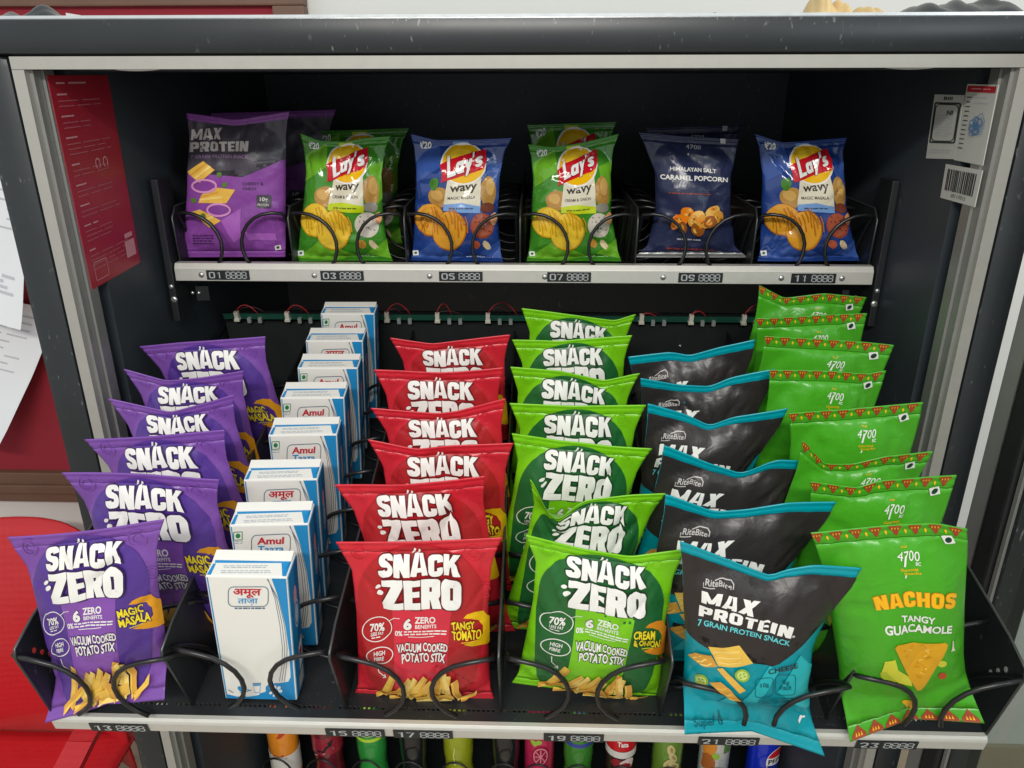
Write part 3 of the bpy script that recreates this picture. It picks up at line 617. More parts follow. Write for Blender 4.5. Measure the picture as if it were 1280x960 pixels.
INS_MP = ((0, 0, 0), (.1, .04, .0), (.5, .05, .02), (.85, .05, .03), (.93, .03, .02), (1, 0, 0))
def cracker_art():
    a = Art(ref=refgrid(shelf_quad(SHELFQ['cracker'][0], .935, SHELFQ['cracker'][1]), EY, INS_MP, .02, (215, 125), 4.57))
    dk = cm("slate print", (72, 68, 78), .42); ol = cm("plum print", (74, 40, 92)); li = cm("lilac print", (170, 96, 186)); pk = cm("onion pink print", (220, 150, 200)); gr = cm("herb print", (90, 130, 50)); wh = cm("off white print", (216, 212, 206))
    a.poly([(0, .95), (0, a.uv((90, 400))[1]), a.uv((250, 392)), a.uv((372, 398)), a.uv((402, 440)), a.uv((480, 336)), (1, a.uv((640, 334))[1]), (1, .95)], dk, True)
    a.poly([(280, 690), (390, 620), (400, 780), (360, 810)], li); a.poly([(410, 740), (440, 760), (590, 760), (600, 800), (440, 800)], li)
    a.word("MAX", ((112, 168), (292, 160), (280, 226), (108, 230)), wh, .22, gap=.08); a.word("PROTEIN", ((106, 242), (440, 236), (438, 294), (106, 298)), wh, .25, gap=.08)
    a.text("7 GRAIN PROTEIN SNACK", ((110, 314), (442, 314), (442, 334), (110, 334)), cm("mauve print", (150, 120, 160)), .015)
    for k, p in enumerate((((96, 410), (180, 350), (244, 400), (160, 472)), ((170, 540), (245, 500), (362, 512), (310, 590), (150, 588)), ((110, 640), (160, 625), (280, 690), (215, 730)))):
        a.poly(p, fry[1]); q = [np.array(x, float) for x in p]
        for t in (.3, .62): a.stroke([q[0]*(1-t)+q[-1]*t, q[1]*(1-t)+q[2 if len(q) == 4 else 3]*t], 12, fry[2 if t < .5 else 3])
    a.ring(186, 492, 66, 36, 12, pk); a.ring(266, 628, 64, 34, 12, pk)
    for x, y in ((268, 428), (300, 486), (124, 574), (178, 662)): a.ell(x, y, 17, 15, gr, 0, 10, .12, x, cut=False)
    a.text("CHEESY &", (402, 470, 520, 488), ol, .02); a.text("ONION", (402, 498, 478, 516), ol, .02)
    a.rrect(480, 542, 568, 618, 12, 0, dk); a.text("10g", (500, 556, 546, 584), wh, .02); a.text("PROTEIN", (488, 592, 554, 606), wh, .01)
    a.poly([(586, 830), (622, 826), (628, 852), (592, 856)], wh); a.ell(607, 841, 9, 8, ink, cut=False)
    a.lines(120, 770, 240, 4, 15, ol, 7, 8)
    return a
mpur = cm("plum film", (138, 72, 158), .36)
kind('cracker', 'snack_packet', cracker_art(), mpur, INS_MP)

# ------------------------------------------------------------------ setting: floor, wall, board, papers, chair
WALLY = 1.55; FLOORZ = -.11
s = MB(); s.box((-6, -6, FLOORZ-.05), (6, WALLY, FLOORZ)); o = s.build('floor', M("beige floor tile", (176, 160, 140), .4, var=.12, scale=6)); o["kind"] = "structure"
s = MB(); s.box((-6, WALLY, FLOORZ-.05), (6, WALLY+.1, 3.2)); o = s.build('wall', M("off white wall paint", (226, 226, 220), .7, var=.03, scale=9, bump=.06)); o["kind"] = "structure"
s = MB(); s.box((-6, WALLY-.012, FLOORZ), (6, WALLY-.0005, FLOORZ+.1)); o = s.build('skirting_board', M("tan skirting tile", (186, 170, 146), .4, var=.1, scale=14)); o["kind"] = "structure"
brown = M("brown board frame", (112, 82, 66), .5, var=.18, scale=22)
nb = thing('notice_board', 'red notice board with brown frame on the wall behind the machine', 'notice board', (-1.2, WALLY, .76))
p0 = on_y(346, 10, WALLY); s = MB(); bx1 = float(p0[0]); bz0, bz1 = .765, 1.722
s.box((-2.4, WALLY-.014, bz0), (bx1, WALLY-.001, bz1)); s.build('board', M("red felt", (150, 32, 48), .8, var=.1, scale=120, bump=.2), nb)
s = MB(); s.box((-2.4, WALLY-.03, bz0-.075), (bx1+.058, WALLY-.001, bz0)); s.box((-2.4, WALLY-.03, bz1), (bx1+.058, WALLY-.001, bz1+.07)); s.box((bx1, WALLY-.03, bz0), (bx1+.058, WALLY-.001, bz1))
s.box((-2.4, WALLY-.038, bz0-.05), (bx1+.05, WALLY-.03, bz0-.028)); s.box((-2.4, WALLY-.038, bz1+.02), (bx1+.05, WALLY-.03, bz1+.04)); s.build('frame', brown, nb, bevel=.003)
paperm = M("white paper", (236, 238, 240), .8, var=.02, scale=14); faint = M("faint grey print", (196, 198, 203), .8)
def sheet(name, label, pts, y0, curl, cat='paper', seed=0, group=None):
    """a sheet of paper hanging off the board, seen as a curled quad grid"""
    TL, TR, BR, BL = [on_y(x, y, y0) for x, y in pts]; us = np.linspace(0, 1, 13); vs = np.linspace(0, 1, 17); u, v = np.meshgrid(us, vs)
    P = (BL+(BR-BL)*u[..., None])*(1-v[..., None])+(TL+(TR-TL)*u[..., None])*v[..., None]
    P = P-EY*(curl*(1-v)**1.6*(.4+.6*u)+.004*np.sin(5*u+seed)*(1-v)+.009*(1-v)*np.abs(np.sin(4*u+3*v+seed))+.004*np.abs(np.sin(7*u-5*v+seed)))[..., None]
    Nn = np.cross(np.gradient(P, axis=1), np.gradient(P, axis=0)); Nn /= np.linalg.norm(Nn, axis=2)[..., None]
    if Nn[8, 6, 1] > 0: Nn = -Nn
    V = np.concatenate([P.reshape(-1, 3), (P+EY*.0006).reshape(-1, 3)]); F = []; n = 13; o = 17*13
    for j in range(16):
        for i in range(12): a = j*n+i; F.append((a, a+1, a+n+1, a+n)); F.append((o+a+1, o+a, o+a+n, o+a+n+1))
    me = bpy.data.meshes.new(name); me.from_pydata(V.tolist(), [], F); me.update(); ob = link(name, me, paperm, None, True); tag(ob, label, cat, group)
    a = Art(((0, 0), (100, 0), (100, 140), (0, 140)), persp=1)
    a.lines(10, 12, 88, 9, 7, faint, 1.6, seed); a.lines(12, 86, 70, 5, 9, faint, 1.6, seed+3); a.lines(60, 104, 92, 4, 4, faint, 2.2, seed+5)
    pr = lay(a.bake(us, vs), P, Nn, 'print', None, us=us, vs=vs); pr.parent = ob
    return ob
sheet('paper_sheet', 'upper white printed sheet pinned to the red board left of the machine', ((-120, 150), (30, 172), (62, 395), (-110, 355)), WALLY-.04, .09, seed=2)
sheet('paper_sheet', 'lower white printed sheet with folded pointed corner, left of the machine', ((-130, 345), (72, 388), (34, 536), (-140, 500)), WALLY-.03, .10, seed=5)
for k, (x0, x1, yt, lab) in enumerate(((82, 100, 16, 'tall white paper scrap pinned near the top of the red board'), (107, 125, 21, 'small white paper scrap beside the tall scrap on the red board'), (139, 160, 23, 'rounded white paper scrap, rightmost of those on the red board'))):
    a = on_y(x0, yt, WALLY-.016); b = on_y(x1, yt, WALLY-.016); s = MB(); n = 9
    top = [(a[0]+(b[0]-a[0])*i/(n-1), a[1], a[2]-(.012*(2*i/(n-1)-1)**2 if k == 2 else .004*i/(n-1))) for i in range(n)]
    s.prism([(a[0], a[1], a[2]-.09)]+top+[(b[0], a[1], a[2]-.09)], (0, .0012, 0)); tag(s.build('paper_scrap', paperm), lab, 'paper', 'white scraps on the red board')

red = M("red chair plastic", (204, 28, 36), .42, var=.05, scale=30, bump=.5, bscale=70, coat=.2, dots=True)
def chair():
    cx, yb = -1.06, 1.24; t = thing('plastic_chair', 'red moulded plastic armchair left of the vending machine', 'chair', (cx, 1.0, FLOORZ))
    sz = .31; s = MB(); nu, nv = 21, 15; hw = .235
    def slab(fn, th, name):
        s = MB(); P = [[np.array(fn(i/(nu-1), j/(nv-1))) for i in range(nu)] for j in range(nv)]; V = []; 
        G = np.array(P); N = np.cross(np.gradient(G, axis=1), np.gradient(G, axis=0)); N /= np.linalg.norm(N, axis=2)[..., None]
        V = np.concatenate([G.reshape(-1, 3), (G-N*th).reshape(-1, 3)]); F = []; o = nu*nv
        for j in range(nv-1):
            for i in range(nu-1): a = j*nu+i; F += [(a, a+1, a+nu+1, a+nu), (o+a+1, o+a, o+a+nu, o+a+nu+1)]
            F += [(j*nu, (j+1)*nu, o+(j+1)*nu, o+j*nu), ((j+1)*nu+nu-1, j*nu+nu-1, o+j*nu+nu-1, o+(j+1)*nu+nu-1)]
        for i in range(nu-1): F += [(i+1, i, o+i, o+i+1), ((nv-1)*nu+i, (nv-1)*nu+i+1, o+(nv-1)*nu+i+1, o+(nv-1)*nu+i)]
        s.add(V, F); return s.build(name, red, t, True)
    def backf(a, b):
        x = (2*a-1); w_ = hw*(1-.12*b); top = .445*(1-.10*abs(x)**3.5)
        z = sz-.06+b*(top+.06); d = .10*b*b+.03*(1-x*x); 
        dim = .004*math.cos(a*66)*math.cos(b*50) if .08 < b < .92 else 0
        return (cx+x*w_, yb+d-.05*abs(x)**2+dim-.02, z)
    def seatf(a, b):
        x = 2*a-1; return (cx+x*hw*(1+.06*b), yb-.02-b*.42, sz+.012*abs(x)**3-.012*(1-x*x)*(1-b)-(.04*max(0, b-.85)/.15)**1)
    slab(backf, .006, 'backrest'); slab(seatf, .006, 'seat')
    for sx in (-1, 1):
        s = MB(); pts = [(cx+sx*.25, yb+.02, sz+.24), (cx+sx*.275, yb-.1, sz+.235), (cx+sx*.285, yb-.26, sz+.225), (cx+sx*.28, yb-.37, sz+.19), (cx+sx*.268, yb-.41, sz+.1), (cx+sx*.262, yb-.41, sz)]
        for i in range(len(pts)-1):
            a, b = np.array(pts[i]), np.array(pts[i+1]); d = b-a; q = np.cross(d, EX); q = q/np.linalg.norm(q)*.006; wv = EX*.022
            s.hexa([a-wv-q, a+wv-q, b+wv-q, b-wv-q, a-wv+q, a+wv+q, b+wv+q, b-wv+q])
        s.build('armrest', red, t, 'angle')
        for yy, dy in ((yb-.41, -.04), (yb-.0, .06)):
            s = MB(); a = np.array([cx+sx*.245, yy, sz-.012]); b = np.array([cx+sx*.28, yy+dy, FLOORZ])
            s.prism([a+(-.035, -.02, 0), a+(.03, -.02, 0), b+(.02, -.014, 0), b+(-.018, -.014, 0)], (0, .006, 0)); s.prism([a+(-sx*.03-.003, -.014, 0), a+(-sx*.03-.003, .045, 0), b+(-sx*.016-.003, .02, 0), b+(-sx*.016-.003, -.01, 0)], (.006, 0, 0))
            s.build('leg', red, t)
    s = MB(); s.box((cx-.23, yb-.46, sz-.07), (cx+.23, yb-.45, sz-.014)); s.build('apron', red, t)
chair()

# ------------------------------------------------------------------ the vending machine
FX0, FX1, FZ1, FY = -.470, .428, 1.619, .733          # outer edges of the silver trim
vm = thing('vending_machine', 'black vending machine with open front and pulled-out snack tray', 'vending machine', (-.02, FY, FLOORZ))
IX0, IX1, BACK, ZB = FX0+.018, FX1-.018, 1.36, .30
s = MB(); OX0, OX1, OZ1 = FX0-.036, FX1+.032, FZ1+.031
s.box((OX0+.004, FY+.05, FLOORZ+.04), (IX0, 1.40, OZ1-.004)); s.box((IX1, FY+.05, FLOORZ+.04), (OX1-.004, 1.40, OZ1-.004))
s.box((IX0, FY+.05, FZ1-.012), (IX1, 1.40, OZ1-.004)); s.box((IX0, BACK, ZB), (IX1, 1.40, FZ1-.012)); s.box((IX0, FY+.05, FLOORZ+.04), (IX1, 1.40, ZB))
s.build('cabinet_shell', blackin, vm)
s = MB(); d0, d1 = FY-.006, FY+.05                    # dark rounded border round the silver trim
s.box((OX0, d0, FLOORZ+.04), (FX0, d1, FZ1)); s.box((FX1, d0, FLOORZ+.04), (OX1, d1, FZ1)); s.box((OX0, d0, FZ1), (OX1, d1, OZ1))
s.build('front_border', border, vm, 'angle', bevel=.009)
s = MB(); s.box((OX0+.01, d0+.006, OZ1-.001), (OX1-.01, d0+.016, OZ1+.0015)); s.build('top_edge_strip', M("bright steel edge", (225, 228, 228), .25, .8), vm)
s = MB(); T = .0115
def strip(x0, x1, z0, z1, y0=FY-.004, y1=FY+.006, m=0): s.box((x0, y0, z0), (x1, y1, z1), m)
strip(FX0+.0005, FX0+T, ZB, FZ1-T); strip(FX1-T, FX1-.0005, ZB, FZ1-T); strip(FX0+.0005, FX1-.0005, FZ1-T+.0004, FZ1-.0005)
for x, sx in ((FX0+T, 1), (FX1-T, -1)):               # stepped return into the cabinet
    a, b = sorted((x, x+sx*.0035)); s.box((a, FY+.003, ZB), (b, FY+.0135, FZ1-T), 1); a, b = sorted((x, x+sx*.0065)); s.box((a, FY+.0145, ZB), (b, FY+.030, FZ1-T), 1)
s.build('silver_trim', [trimal, alum2], vm)
for px in (168, 1140):  # added bright discs standing in for a highlight on the top trim
    a = on_y(px, 86, FY); s = MB(); s.lathe((0, 0, 0), [(0.0, 0), (.02, 0), (.02, .002), (0, .002)], 20)
    s.v = [(a[0]+x*1.1, FY+.004+z*2, FZ1-T+.0012+y*.12) for x, y, z in s.v]; s.build('trim_highlight', alum, vm)
# red instruction sheet and stickers on the side walls: flat paper stuck on
def sticker(name, label, cat, pts, X, sx, mat, art=None, group=None, th=.0006):
    q = [on_x(x, y, X) for x, y in pts]; V = [p+EX*sx*th for p in q]+q; s = MB(); s.hexa([V[4], V[5], V[6], V[7], V[0], V[1], V[2], V[3]]); o = s.build(name, mat); tag(o, label, cat, group)
    if art:
        us = vs = np.linspace(0, 1, 3); TL, TR, BR, BL = V[:4]; P = np.array([[BL, (BL+BR)/2, BR], [(BL+TL)/2, (BL+BR+TL+TR)/4, (BR+TR)/2], [TL, (TL+TR)/2, TR]])
        Nn = np.zeros_like(P)+EX*sx; pr = lay(art.bake(us, vs), P, Nn, 'print', None, us=us, vs=vs, base=.0003, off=.00008); pr.parent = o
    return o
a = Art(((0, 0), (100, 0), (100, 200), (0, 200)), persp=1); pk = M("pale pink print", (214, 150, 156), .5)
a.lines(10, 6, 62, 1, 8, pk, 1.6, 1); r = random.Random(4)
y = 16
while y < 168:
    a.lines(8, y, r.uniform(20, 36), 1, 6, pk, 1.5, int(y)); n = r.choice((2, 3, 4)); a.lines(8, y+6, r.uniform(50, 90), n, 4.6, M("dim pink print", (186, 96, 106), .5), 1.1, int(y)+7); y += 9+n*5.2
a.rrect(10, 176, 34, 194, 2, .8, pk); a.poly([(74, 170), (94, 170), (94, 188), (74, 188)], pk); a.poly([(76, 162), (92, 162), (92, 167), (76, 167)], pk)
for x in (52, 66): a.ring(x, 84, 4, 5, 1.4, pk, 120, 420, 12)
sticker('notice_sheet', 'tall red instruction sheet stuck on the left inner side of the machine', 'poster', ((58, 94), (134, 94), (175, 328), (115, 362)), IX0, 1, M("red glossy sheet", (168, 38, 52), .35, var=.04), a)
pap2 = M("off white label paper", (206, 206, 198), .6, var=.03)
gd = M("dark green grey print", (52, 62, 60), .6); blu = M("blue pen ink", (90, 140, 190), .6)
a = Art(((0, 0), (100, 0), (100, 200), (0, 200)), persp=1); a.text("Bill", (36, 6, 66, 16), gd, .02); a.rrect(8, 26, 94, 148, 4, 5, gd); a.rrect(12, 30, 90, 144, 14, 3, gd); a.text("NI", (54, 48, 74, 62), gd, .02); a.lines(22, 62, 80, 8, 9, faint, 3, 3); a.lines(10, 170, 88, 2, 8, faint, 3, 4)
sticker('paper_slip', 'white slip with dark ornamental border, left of the red-topped slip', 'label', ((1169, 118), (1206, 119), (1193, 199), (1158, 198)), IX1, -1, pap2, a)
a = Art(((0, 0), (100, 0), (100, 200), (0, 200)), persp=1); a.poly([(4, 4), (96, 4), (96, 20), (4, 20)], M("label red", (186, 40, 46), .5)); a.lines(18, 10, 80, 1, 5, M("label pink", (230, 150, 150), .5), 3, 2)
for k in range(12): a.lines(8, 32+k*12, 24, 1, 5, gd, 2.4, k)
a.lines(34, 30, 84, 2, 14, faint, 3, 9)
for k in range(9): a.ring(52+8*sin(k*2.1), 104+k*4-14, 10+5*sin(k*1.3), 9, 2, blu, 0, 360, 14)
for k in range(5): a.stroke([(52, 84+k*12), (70, 70+k*11), (84, 92+k*8), (64, 108+k*4)], 1.6, blu)
sticker('paper_slip', 'white slip with red heading and blue pen scribble, near the top right corner', 'label', ((1210, 105), (1249, 106), (1229, 207), (1193, 200)), IX1, -1, pap2, a)
a = Art(((0, 0), (100, 0), (100, 100), (0, 100)), persp=1); x = 10
while x < 90:
    wd = r.choice((1.2, 1.8, 2.8, 3.6)); a.poly([(x, 12), (x+wd, 12), (x+wd, 74), (x, 74)], ink if 38 > x or x > 50 else gd, cut=False); x += wd+r.choice((1.2, 1.8, 2.6))
a.text("20117013", (30, 80, 72, 90), gd, .0)
sticker('barcode_sticker', 'white barcode sticker below the two paper slips', 'label', ((1183, 205), (1229, 213), (1219, 259), (1176, 247)), IX1, -1, pap2, a)

# price strip pieces
lcd = M("price label black", (30, 33, 34), .35); lcdt = M("price label grey print", (172, 176, 176), .5)
def price_label(par, num, P0, ex, ez, n, wd=.052, ht=.0115):
    """small black label; P0 = its lower left corner, ex/ez its width and height directions, n outward"""
    s = MB(); q = [P0, P0+ex*wd, P0+ex*wd+ez*ht, P0+ez*ht]; s.prism([p+n*.0002 for p in q], n*.0009)
    o = s.build('price_label', lcd, par); a = Art(((0, 0), (210, 0), (210, 48), (0, 48)), persp=1)
    a.word(num[0], (12, 8, 42, 40), lcdt, .15, cut=False); a.word(num[1], (47, 8, 77, 40) if num[1] != "1" else (50, 8, 72, 40), lcdt, .15, cut=False)
    for k in range(4):
        x = 96+k*26
        for yy in (8, 24, 40): a.poly([(x+3, yy-2), (x+19, yy-2), (x+19, yy+2), (x+3, yy+2)], lcdt, cut=False)
        for xx in (x+1, x+21):
            for y0, y1 in ((10, 22), (26, 38)): a.poly([(xx-2.4, y0), (xx+2.4, y0), (xx+2.4, y1), (xx-2.4, y1)], lcdt, cut=False)
    us = vs = np.linspace(0, 1, 3); P = np.array([[q[0]+ex*wd*u+ez*ht*v for u in us] for v in vs])+n*.0012; Nn = np.zeros_like(P)+n
    pr = lay(a.bake(us, vs), P, Nn, 'digits', None, us=us, vs=vs, base=.0001, off=.00004); return o, pr
def screw(par, c, n, r=.0035):
    n = np.array(n, float); a = np.cross(n, EX if abs(n[0]) < .9 else EZ); a /= np.linalg.norm(a); b = np.cross(n, a); s = MB(); prof = [(r, 0), (r, .0006), (r*.75, .0016), (r*.3, .002), (.0001, .002)]
    s.lathe((0, 0, 0), prof, 12); s.v = [tuple(np.array(c)+a*x+b*y+n*z) for x, y, z in s.v]; return s.build('screw', M("screw steel", (200, 200, 196), .25, .8), par, True)
def coil_pts(side, c, n, pitch, fn, s0, start=2, hc=.0455, rx=.043, rz=.042, off=.055, clampx=.066):
    pts = []; st = 22
    for k in range(n):
        for i in range(st):
            if k == 0 and i < start: continue
            ph = 2*pi*i/st                            # 0 = bottom, going up the inner side, over the top, down the outer side
            x = side*(off-rx*sin(ph)); h = hc-rz*cos(ph); f = i/st; g = np.clip((f-.45)/.5, 0, 1); adv = g*g*(3-2*g)
            x = np.clip(x, -clampx, clampx); pts.append(fn(c+x, s0+(k+adv)*pitch, h))
    return pts

# upper shelf
UZ = 1.372; UY = .901
ush = MB(); ush.box((-.434, UY+.004, UZ), (.398, 1.33, UZ+.003)); us_o = ush.build('upper_shelf', black, vm)
def upf(x, y, z): return np.array([x, UY+y, UZ+z])
s = MB(); xa, xb = -.4345, .398
s.prism([upf(xa, 0, 0), upf(xa, -.0015, .0005), upf(xa, -.0015, .0155), upf(xa, .002, .0215), upf(xa, .012, .0215), upf(xa, .012, .019), upf(xa, .0035, .019), upf(xa, .0035, 0)], (xb-xa, 0, 0)); s.build('front_rail', alum, us_o, bevel=.0004)
UDIV = [-.432, -.293, -.155, -.018, .120, .258, .396]
for x in UDIV:
    s = MB(); s.prism([upf(x-.001, .014, .003), upf(x-.001, .010, .075), upf(x-.001, .02, .085), upf(x-.001, .42, .085), upf(x-.001, .42, .003)], (.002, 0, 0)); s.build('divider', black, us_o)
    s = MB(); s.tube([upf(x, .013, .01), upf(x, .009, .074), upf(x, .02, .086), upf(x, .42, .086)], .0012, 6); s.build('divider_edge', M("edge highlight steel", (66, 68, 68), .35, .5), us_o, True)  # paler tube paints in the light caught along the divider's edge
for k, (num, px) in enumerate((("01", 259), ("03", 401), ("05", 549), ("07", 684), ("09", 848), ("11", 989))):
    a = on_y(px, 346, UY-.0016); price_label_o, pr = price_label(us_o, num, np.array([a[0], UY-.0016, UZ+.0022]), EX, EZ, -EY); pr.parent = price_label_o
for px in (252, 393, 537, 681, 829, 977, 1053):
    a = on_y(px, 340, UY); screw(us_o, (a[0], UY-.0016, UZ+.008), -EY)
for c in (-.3625, -.224, -.0865, .051, .189, .327):
    for sd in (-1, 1):
        s = MB(); s.tube(coil_pts(sd, c, 6, .055, lambda x, y, h: upf(x, y+.004, h+.004), .0, 3, hc=.038, rx=.040, rz=.039, off=.052, clampx=.064), .0022, 6); s.build('coil', wire, us_o, True)
for sx, x in ((-1, -.440), (1, .404)):                # brackets that carry the shelf, with their screws
    s = MB(); s.box((x-.004, UY-.005, UZ-.05), (x+.004, UY+.03, UZ+.12)); b = s.build('shelf_bracket', M("bracket steel", (36, 39, 41), .45, .2), vm, bevel=.001)
    for dz, rr, dx in ((-.006, .003, 0), (-.022, .0042, -sx*.001)): screw(b, (x+dx, UY-.005, UZ+dz), -EY, rr)
    s = MB(); s.box((x-.002-sx*.02, UY+.02, UZ-.03), (x+.002-sx*.02+(-sx*.012), UY+.024, UZ-.012)); s.build('bracket_tab', M("bracket steel", (36, 39, 41), .45, .2), b)
    for dx in (.014, .022): screw(b, (x-sx*dx, UY+.019, UZ-.02), -EY, .0022)

# pulled-out tray
XL, XR = -.4345, .4005
s = MB(); sh = .0014
def tb(x0, x1, s0, s1, h0, h1, m=0): s.box((x0, s0, h0), (x1, s1, h1), m, tray)
tb(XL, XR, -.030, -.0185, -.002, 0); tb(XL, XR, -.0155, .53, -.002, 0)
x = XL; k = 0
while x < XR-.004:                                    # the bars between a row of small slots: real openings
    wd = .0018 if k % 10 else .008; x2 = min(XR, x+wd); tb(x, x2, -.0185, -.0155, -.002, 0); x = x2+.0026; k += 1
tb(XL, XR, .53, .533, -.002, .11)
tr = s.build('pull_out_tray', black, vm)
s = MB(); pr = [(-.0345, -.0148), (-.0355, -.0143), (-.0355, -.0035), (-.0345, -.0012), (-.0325, .001), (-.0285, .001), (-.0285, -.0008), (-.0322, -.0016), (-.033, -.004), (-.033, -.0148)]
s.prism([tray(XL, a, b) for a, b in pr], EX*(XR-XL)); s.build('front_rail', alum, tr, bevel=.0003)
for num, px in (("13", 112), ("15", 405), ("17", 490), ("19", 680), ("21", 877), ("23", 1080)):
    a = hit(px, 905, TO-TS*.0357, TS); o, p_ = price_label(tr, num, tray(a[0], -.0357, -.0144), EX, TN, -TS, .0535, .0112); p_.parent = o
DIV = [XL, -.3105, -.1685, -.027, .1165, .2655, XR]
prof = [(-.018, 0), (-.030, .088), (-.028, .093), (-.002, .0985), (.10, .1), (.52, .1), (.52, 0)]
for k, x in enumerate(DIV):
    s = MB(); pf = [(-.030, 0), (-.0345, .0865), (-.031, .094)]+prof[3:] if k in (0, 6) else prof
    s.prism([tray(x-.0008, a, b) for a, b in pf], EX*.0016); o = s.build('side_panel' if k in (0, 6) else 'divider', black, tr)
    s = MB(); s.tube([tray(x, a, b) for a, b in pf[:-1]], .0013, 6); s.build('divider_edge', M("paler dark edge", (70, 72, 72), .3, .4), tr, True)  # edge tube, paler than the panel it follows
    if k in (0, 6):
        s = MB()
        for q in range(3):
            c = tray(x+(.001 if k == 0 else -.001), -.016+.006*q, .073-.0105*q); s.lathe((0, 0, 0), [(.0001, 0), (.0021, 0), (.0021, .0004), (.0001, .0004)], 10)
            n0 = len(s.v)-40; s.v[n0:] = [(c[0]+z*(1 if k == 0 else -1), c[1]+x_, c[2]+1.3*y_) for x_, y_, z in s.v[n0:]]
        s.build('slot', M("red slot" if k == 0 else "grey slot", (210, 60, 60) if k == 0 else (150, 152, 150), .5), o)
CC = [-.3725, -.2395, -.0978, .0448, .191, .333]
for c, cs, st_ in zip(CC, (-.036, -.026, -.030, -.029, -.050, -.040), (2, 2, 2, 2, 5, 4)):
    for sd in (-1, 1):
        s = MB(); s.tube(coil_pts(sd, c, 8, .0585, lambda x, a, h: tray(x, a, h), cs, st_), .0022, 8); s.build('coil', wire, tr, True)
pcb = M("green circuit board", (28, 74, 60), .4, var=.2, scale=200); conn = M("cream connector plastic", (206, 202, 188), .5); wr_ = M("red wire", (168, 40, 44), .45)
bs = .492; s = MB(); h0 = float((hit(640, 398, tray(0, bs, 0), TS)-TO)@TN)
s.box((-.43, bs, h0-.004), (.395, bs+.0016, h0+.004), 0, tray); s.build('circuit_board', pcb, tr)
s = MB(); s.box((XL+.004, bs+.003, 0), (XR-.004, bs+.03, h0-.012), 0, tray); s.build('motor_housing', M("matt black plastic", (30, 33, 34), .6, var=.2, scale=40), tr)
r = random.Random(11); k = 0
for px in (297, 360, 484, 547, 610, 802, 864, 930, 985, 1040):
    a = hit(px, 393, tray(0, bs, 0), TS); x = a[0]
    s = MB(); s.box((x-.0028, bs-.006, h0-.002), (x+.0028, bs-.0002, h0+.009), 0, tray); s.box((x-.0036, bs-.0075, h0-.004), (x+.0036, bs-.0002, h0-.001), 0, tray); s.build('connector', conn, tr)
    for dx in (.016, .031):
        s = MB(); s.box((x+dx-.0024, bs-.005, h0-.0075), (x+dx+.0024, bs-.0002, h0-.0005), 0, tray); s.box((x+dx-.0014, bs-.0054, h0-.005), (x+dx+.0014, bs-.005, h0-.0025), 0, tray); s.build('terminal', M("clear terminal", (140, 146, 144), .4), tr)
    for q in (0, 1):
        L = r.uniform(.018, .042); hh = r.uniform(.004, .02)
        s = MB(); s.tube([tray(x+(-.001+.002*q)+L*t*(1-.1*q), bs-.003+.006*t+.004*q, h0+.008+hh*(4*t*(1-t))*(1-.3*q)-.006*t) for t in np.linspace(0, 1, 9)], .0007, 5); s.build('wire', wr_ if q == 0 else M("dark wire", (60, 24, 28), .5), tr, True)
for px, py in ((296, 434), (663, 440), (850, 432)):
    screw(tr, hit(px, py, tray(0, bs+.002, 0), TS), -TS, .0022)

# bottle shelf below and its coils
LZ = .48; s = MB(); s.box((IX0+.004, .86, LZ-.004), (IX1-.004, 1.33, LZ)); ls = s.build('bottle_shelf', black, vm)
s = MB(); s.box((IX0+.004, .852, LZ-.02), (IX1-.004, .86, LZ+.004)); s.build('front_rail', alum, ls)
BX = [(355, 'orange'), (410, 'crimson'), (465, 'lime'), (517, 'cola'), (573, 'yellow'), (632, 'dark'), (674, 'pink'), (723, 'leaf'), (776, 'tomato'), (835, 'almond'), (894, 'peach'), (955, 'azure')]
for px, _ in BX:
    c = float(on_y(px, 930, .95)[0]); s = MB()
    s.tube([(c+.03*cos(t), .905+.004*t, LZ+.062+.045*sin(t)) for t in np.linspace(-1.2, 4.3, 22)], .0016, 6); s.build('coil', wire, ls, True)

# open door on the right
th = radians(10); hx, hy = OX1+.003, FY-.010; dd = np.array([sin(th), -cos(th), 0]); nn = np.array([-cos(th), -sin(th), 0])
def dp(t, d, z): return np.array([hx, hy, 0])+dd*t+nn*d+EZ*z
s = MB(); zt = OZ1; W_ = .86
def db(t0, t1, d0, d1, z0, z1, m=0): s.box((t0, d0, z0), (t1, d1, z1), m, dp)
db(0, .062, -.04, 0, FLOORZ+.06, zt); db(W_-.06, W_, -.04, 0, FLOORZ+.06, zt); db(.062, W_-.06, -.04, 0, zt-.06, zt); db(.062, W_-.06, -.04, 0, FLOORZ+.06, .28)
dr = s.build('door', border, vm, bevel=.002)
s = MB(); db(.008, .026, .0006, .006, .2, zt-.02); db(.054, .0585, .0006, .004, .2, zt-.03); s.build('door_trim', alum2, dr)
s = MB(); db(.030, .052, .0006, .009, .2, zt-.02); s.build('door_gasket', M("black rubber", (24, 25, 26), .6), dr, bevel=.003)
s = MB(); db(.058, W_-.062, -.024, -.018, .28, zt-.06)
g = bpy.data.materials.new("door glass"); g.use_nodes = True; b = g.node_tree.nodes["Principled BSDF"]; b.inputs["Transmission Weight"].default_value = 1; b.inputs["Roughness"].default_value = .02; b.inputs["IOR"].default_value = 1.45; b.inputs["Base Color"].default_value = (.55, .62, .58, 1)
s.build('door_glass', g, dr)

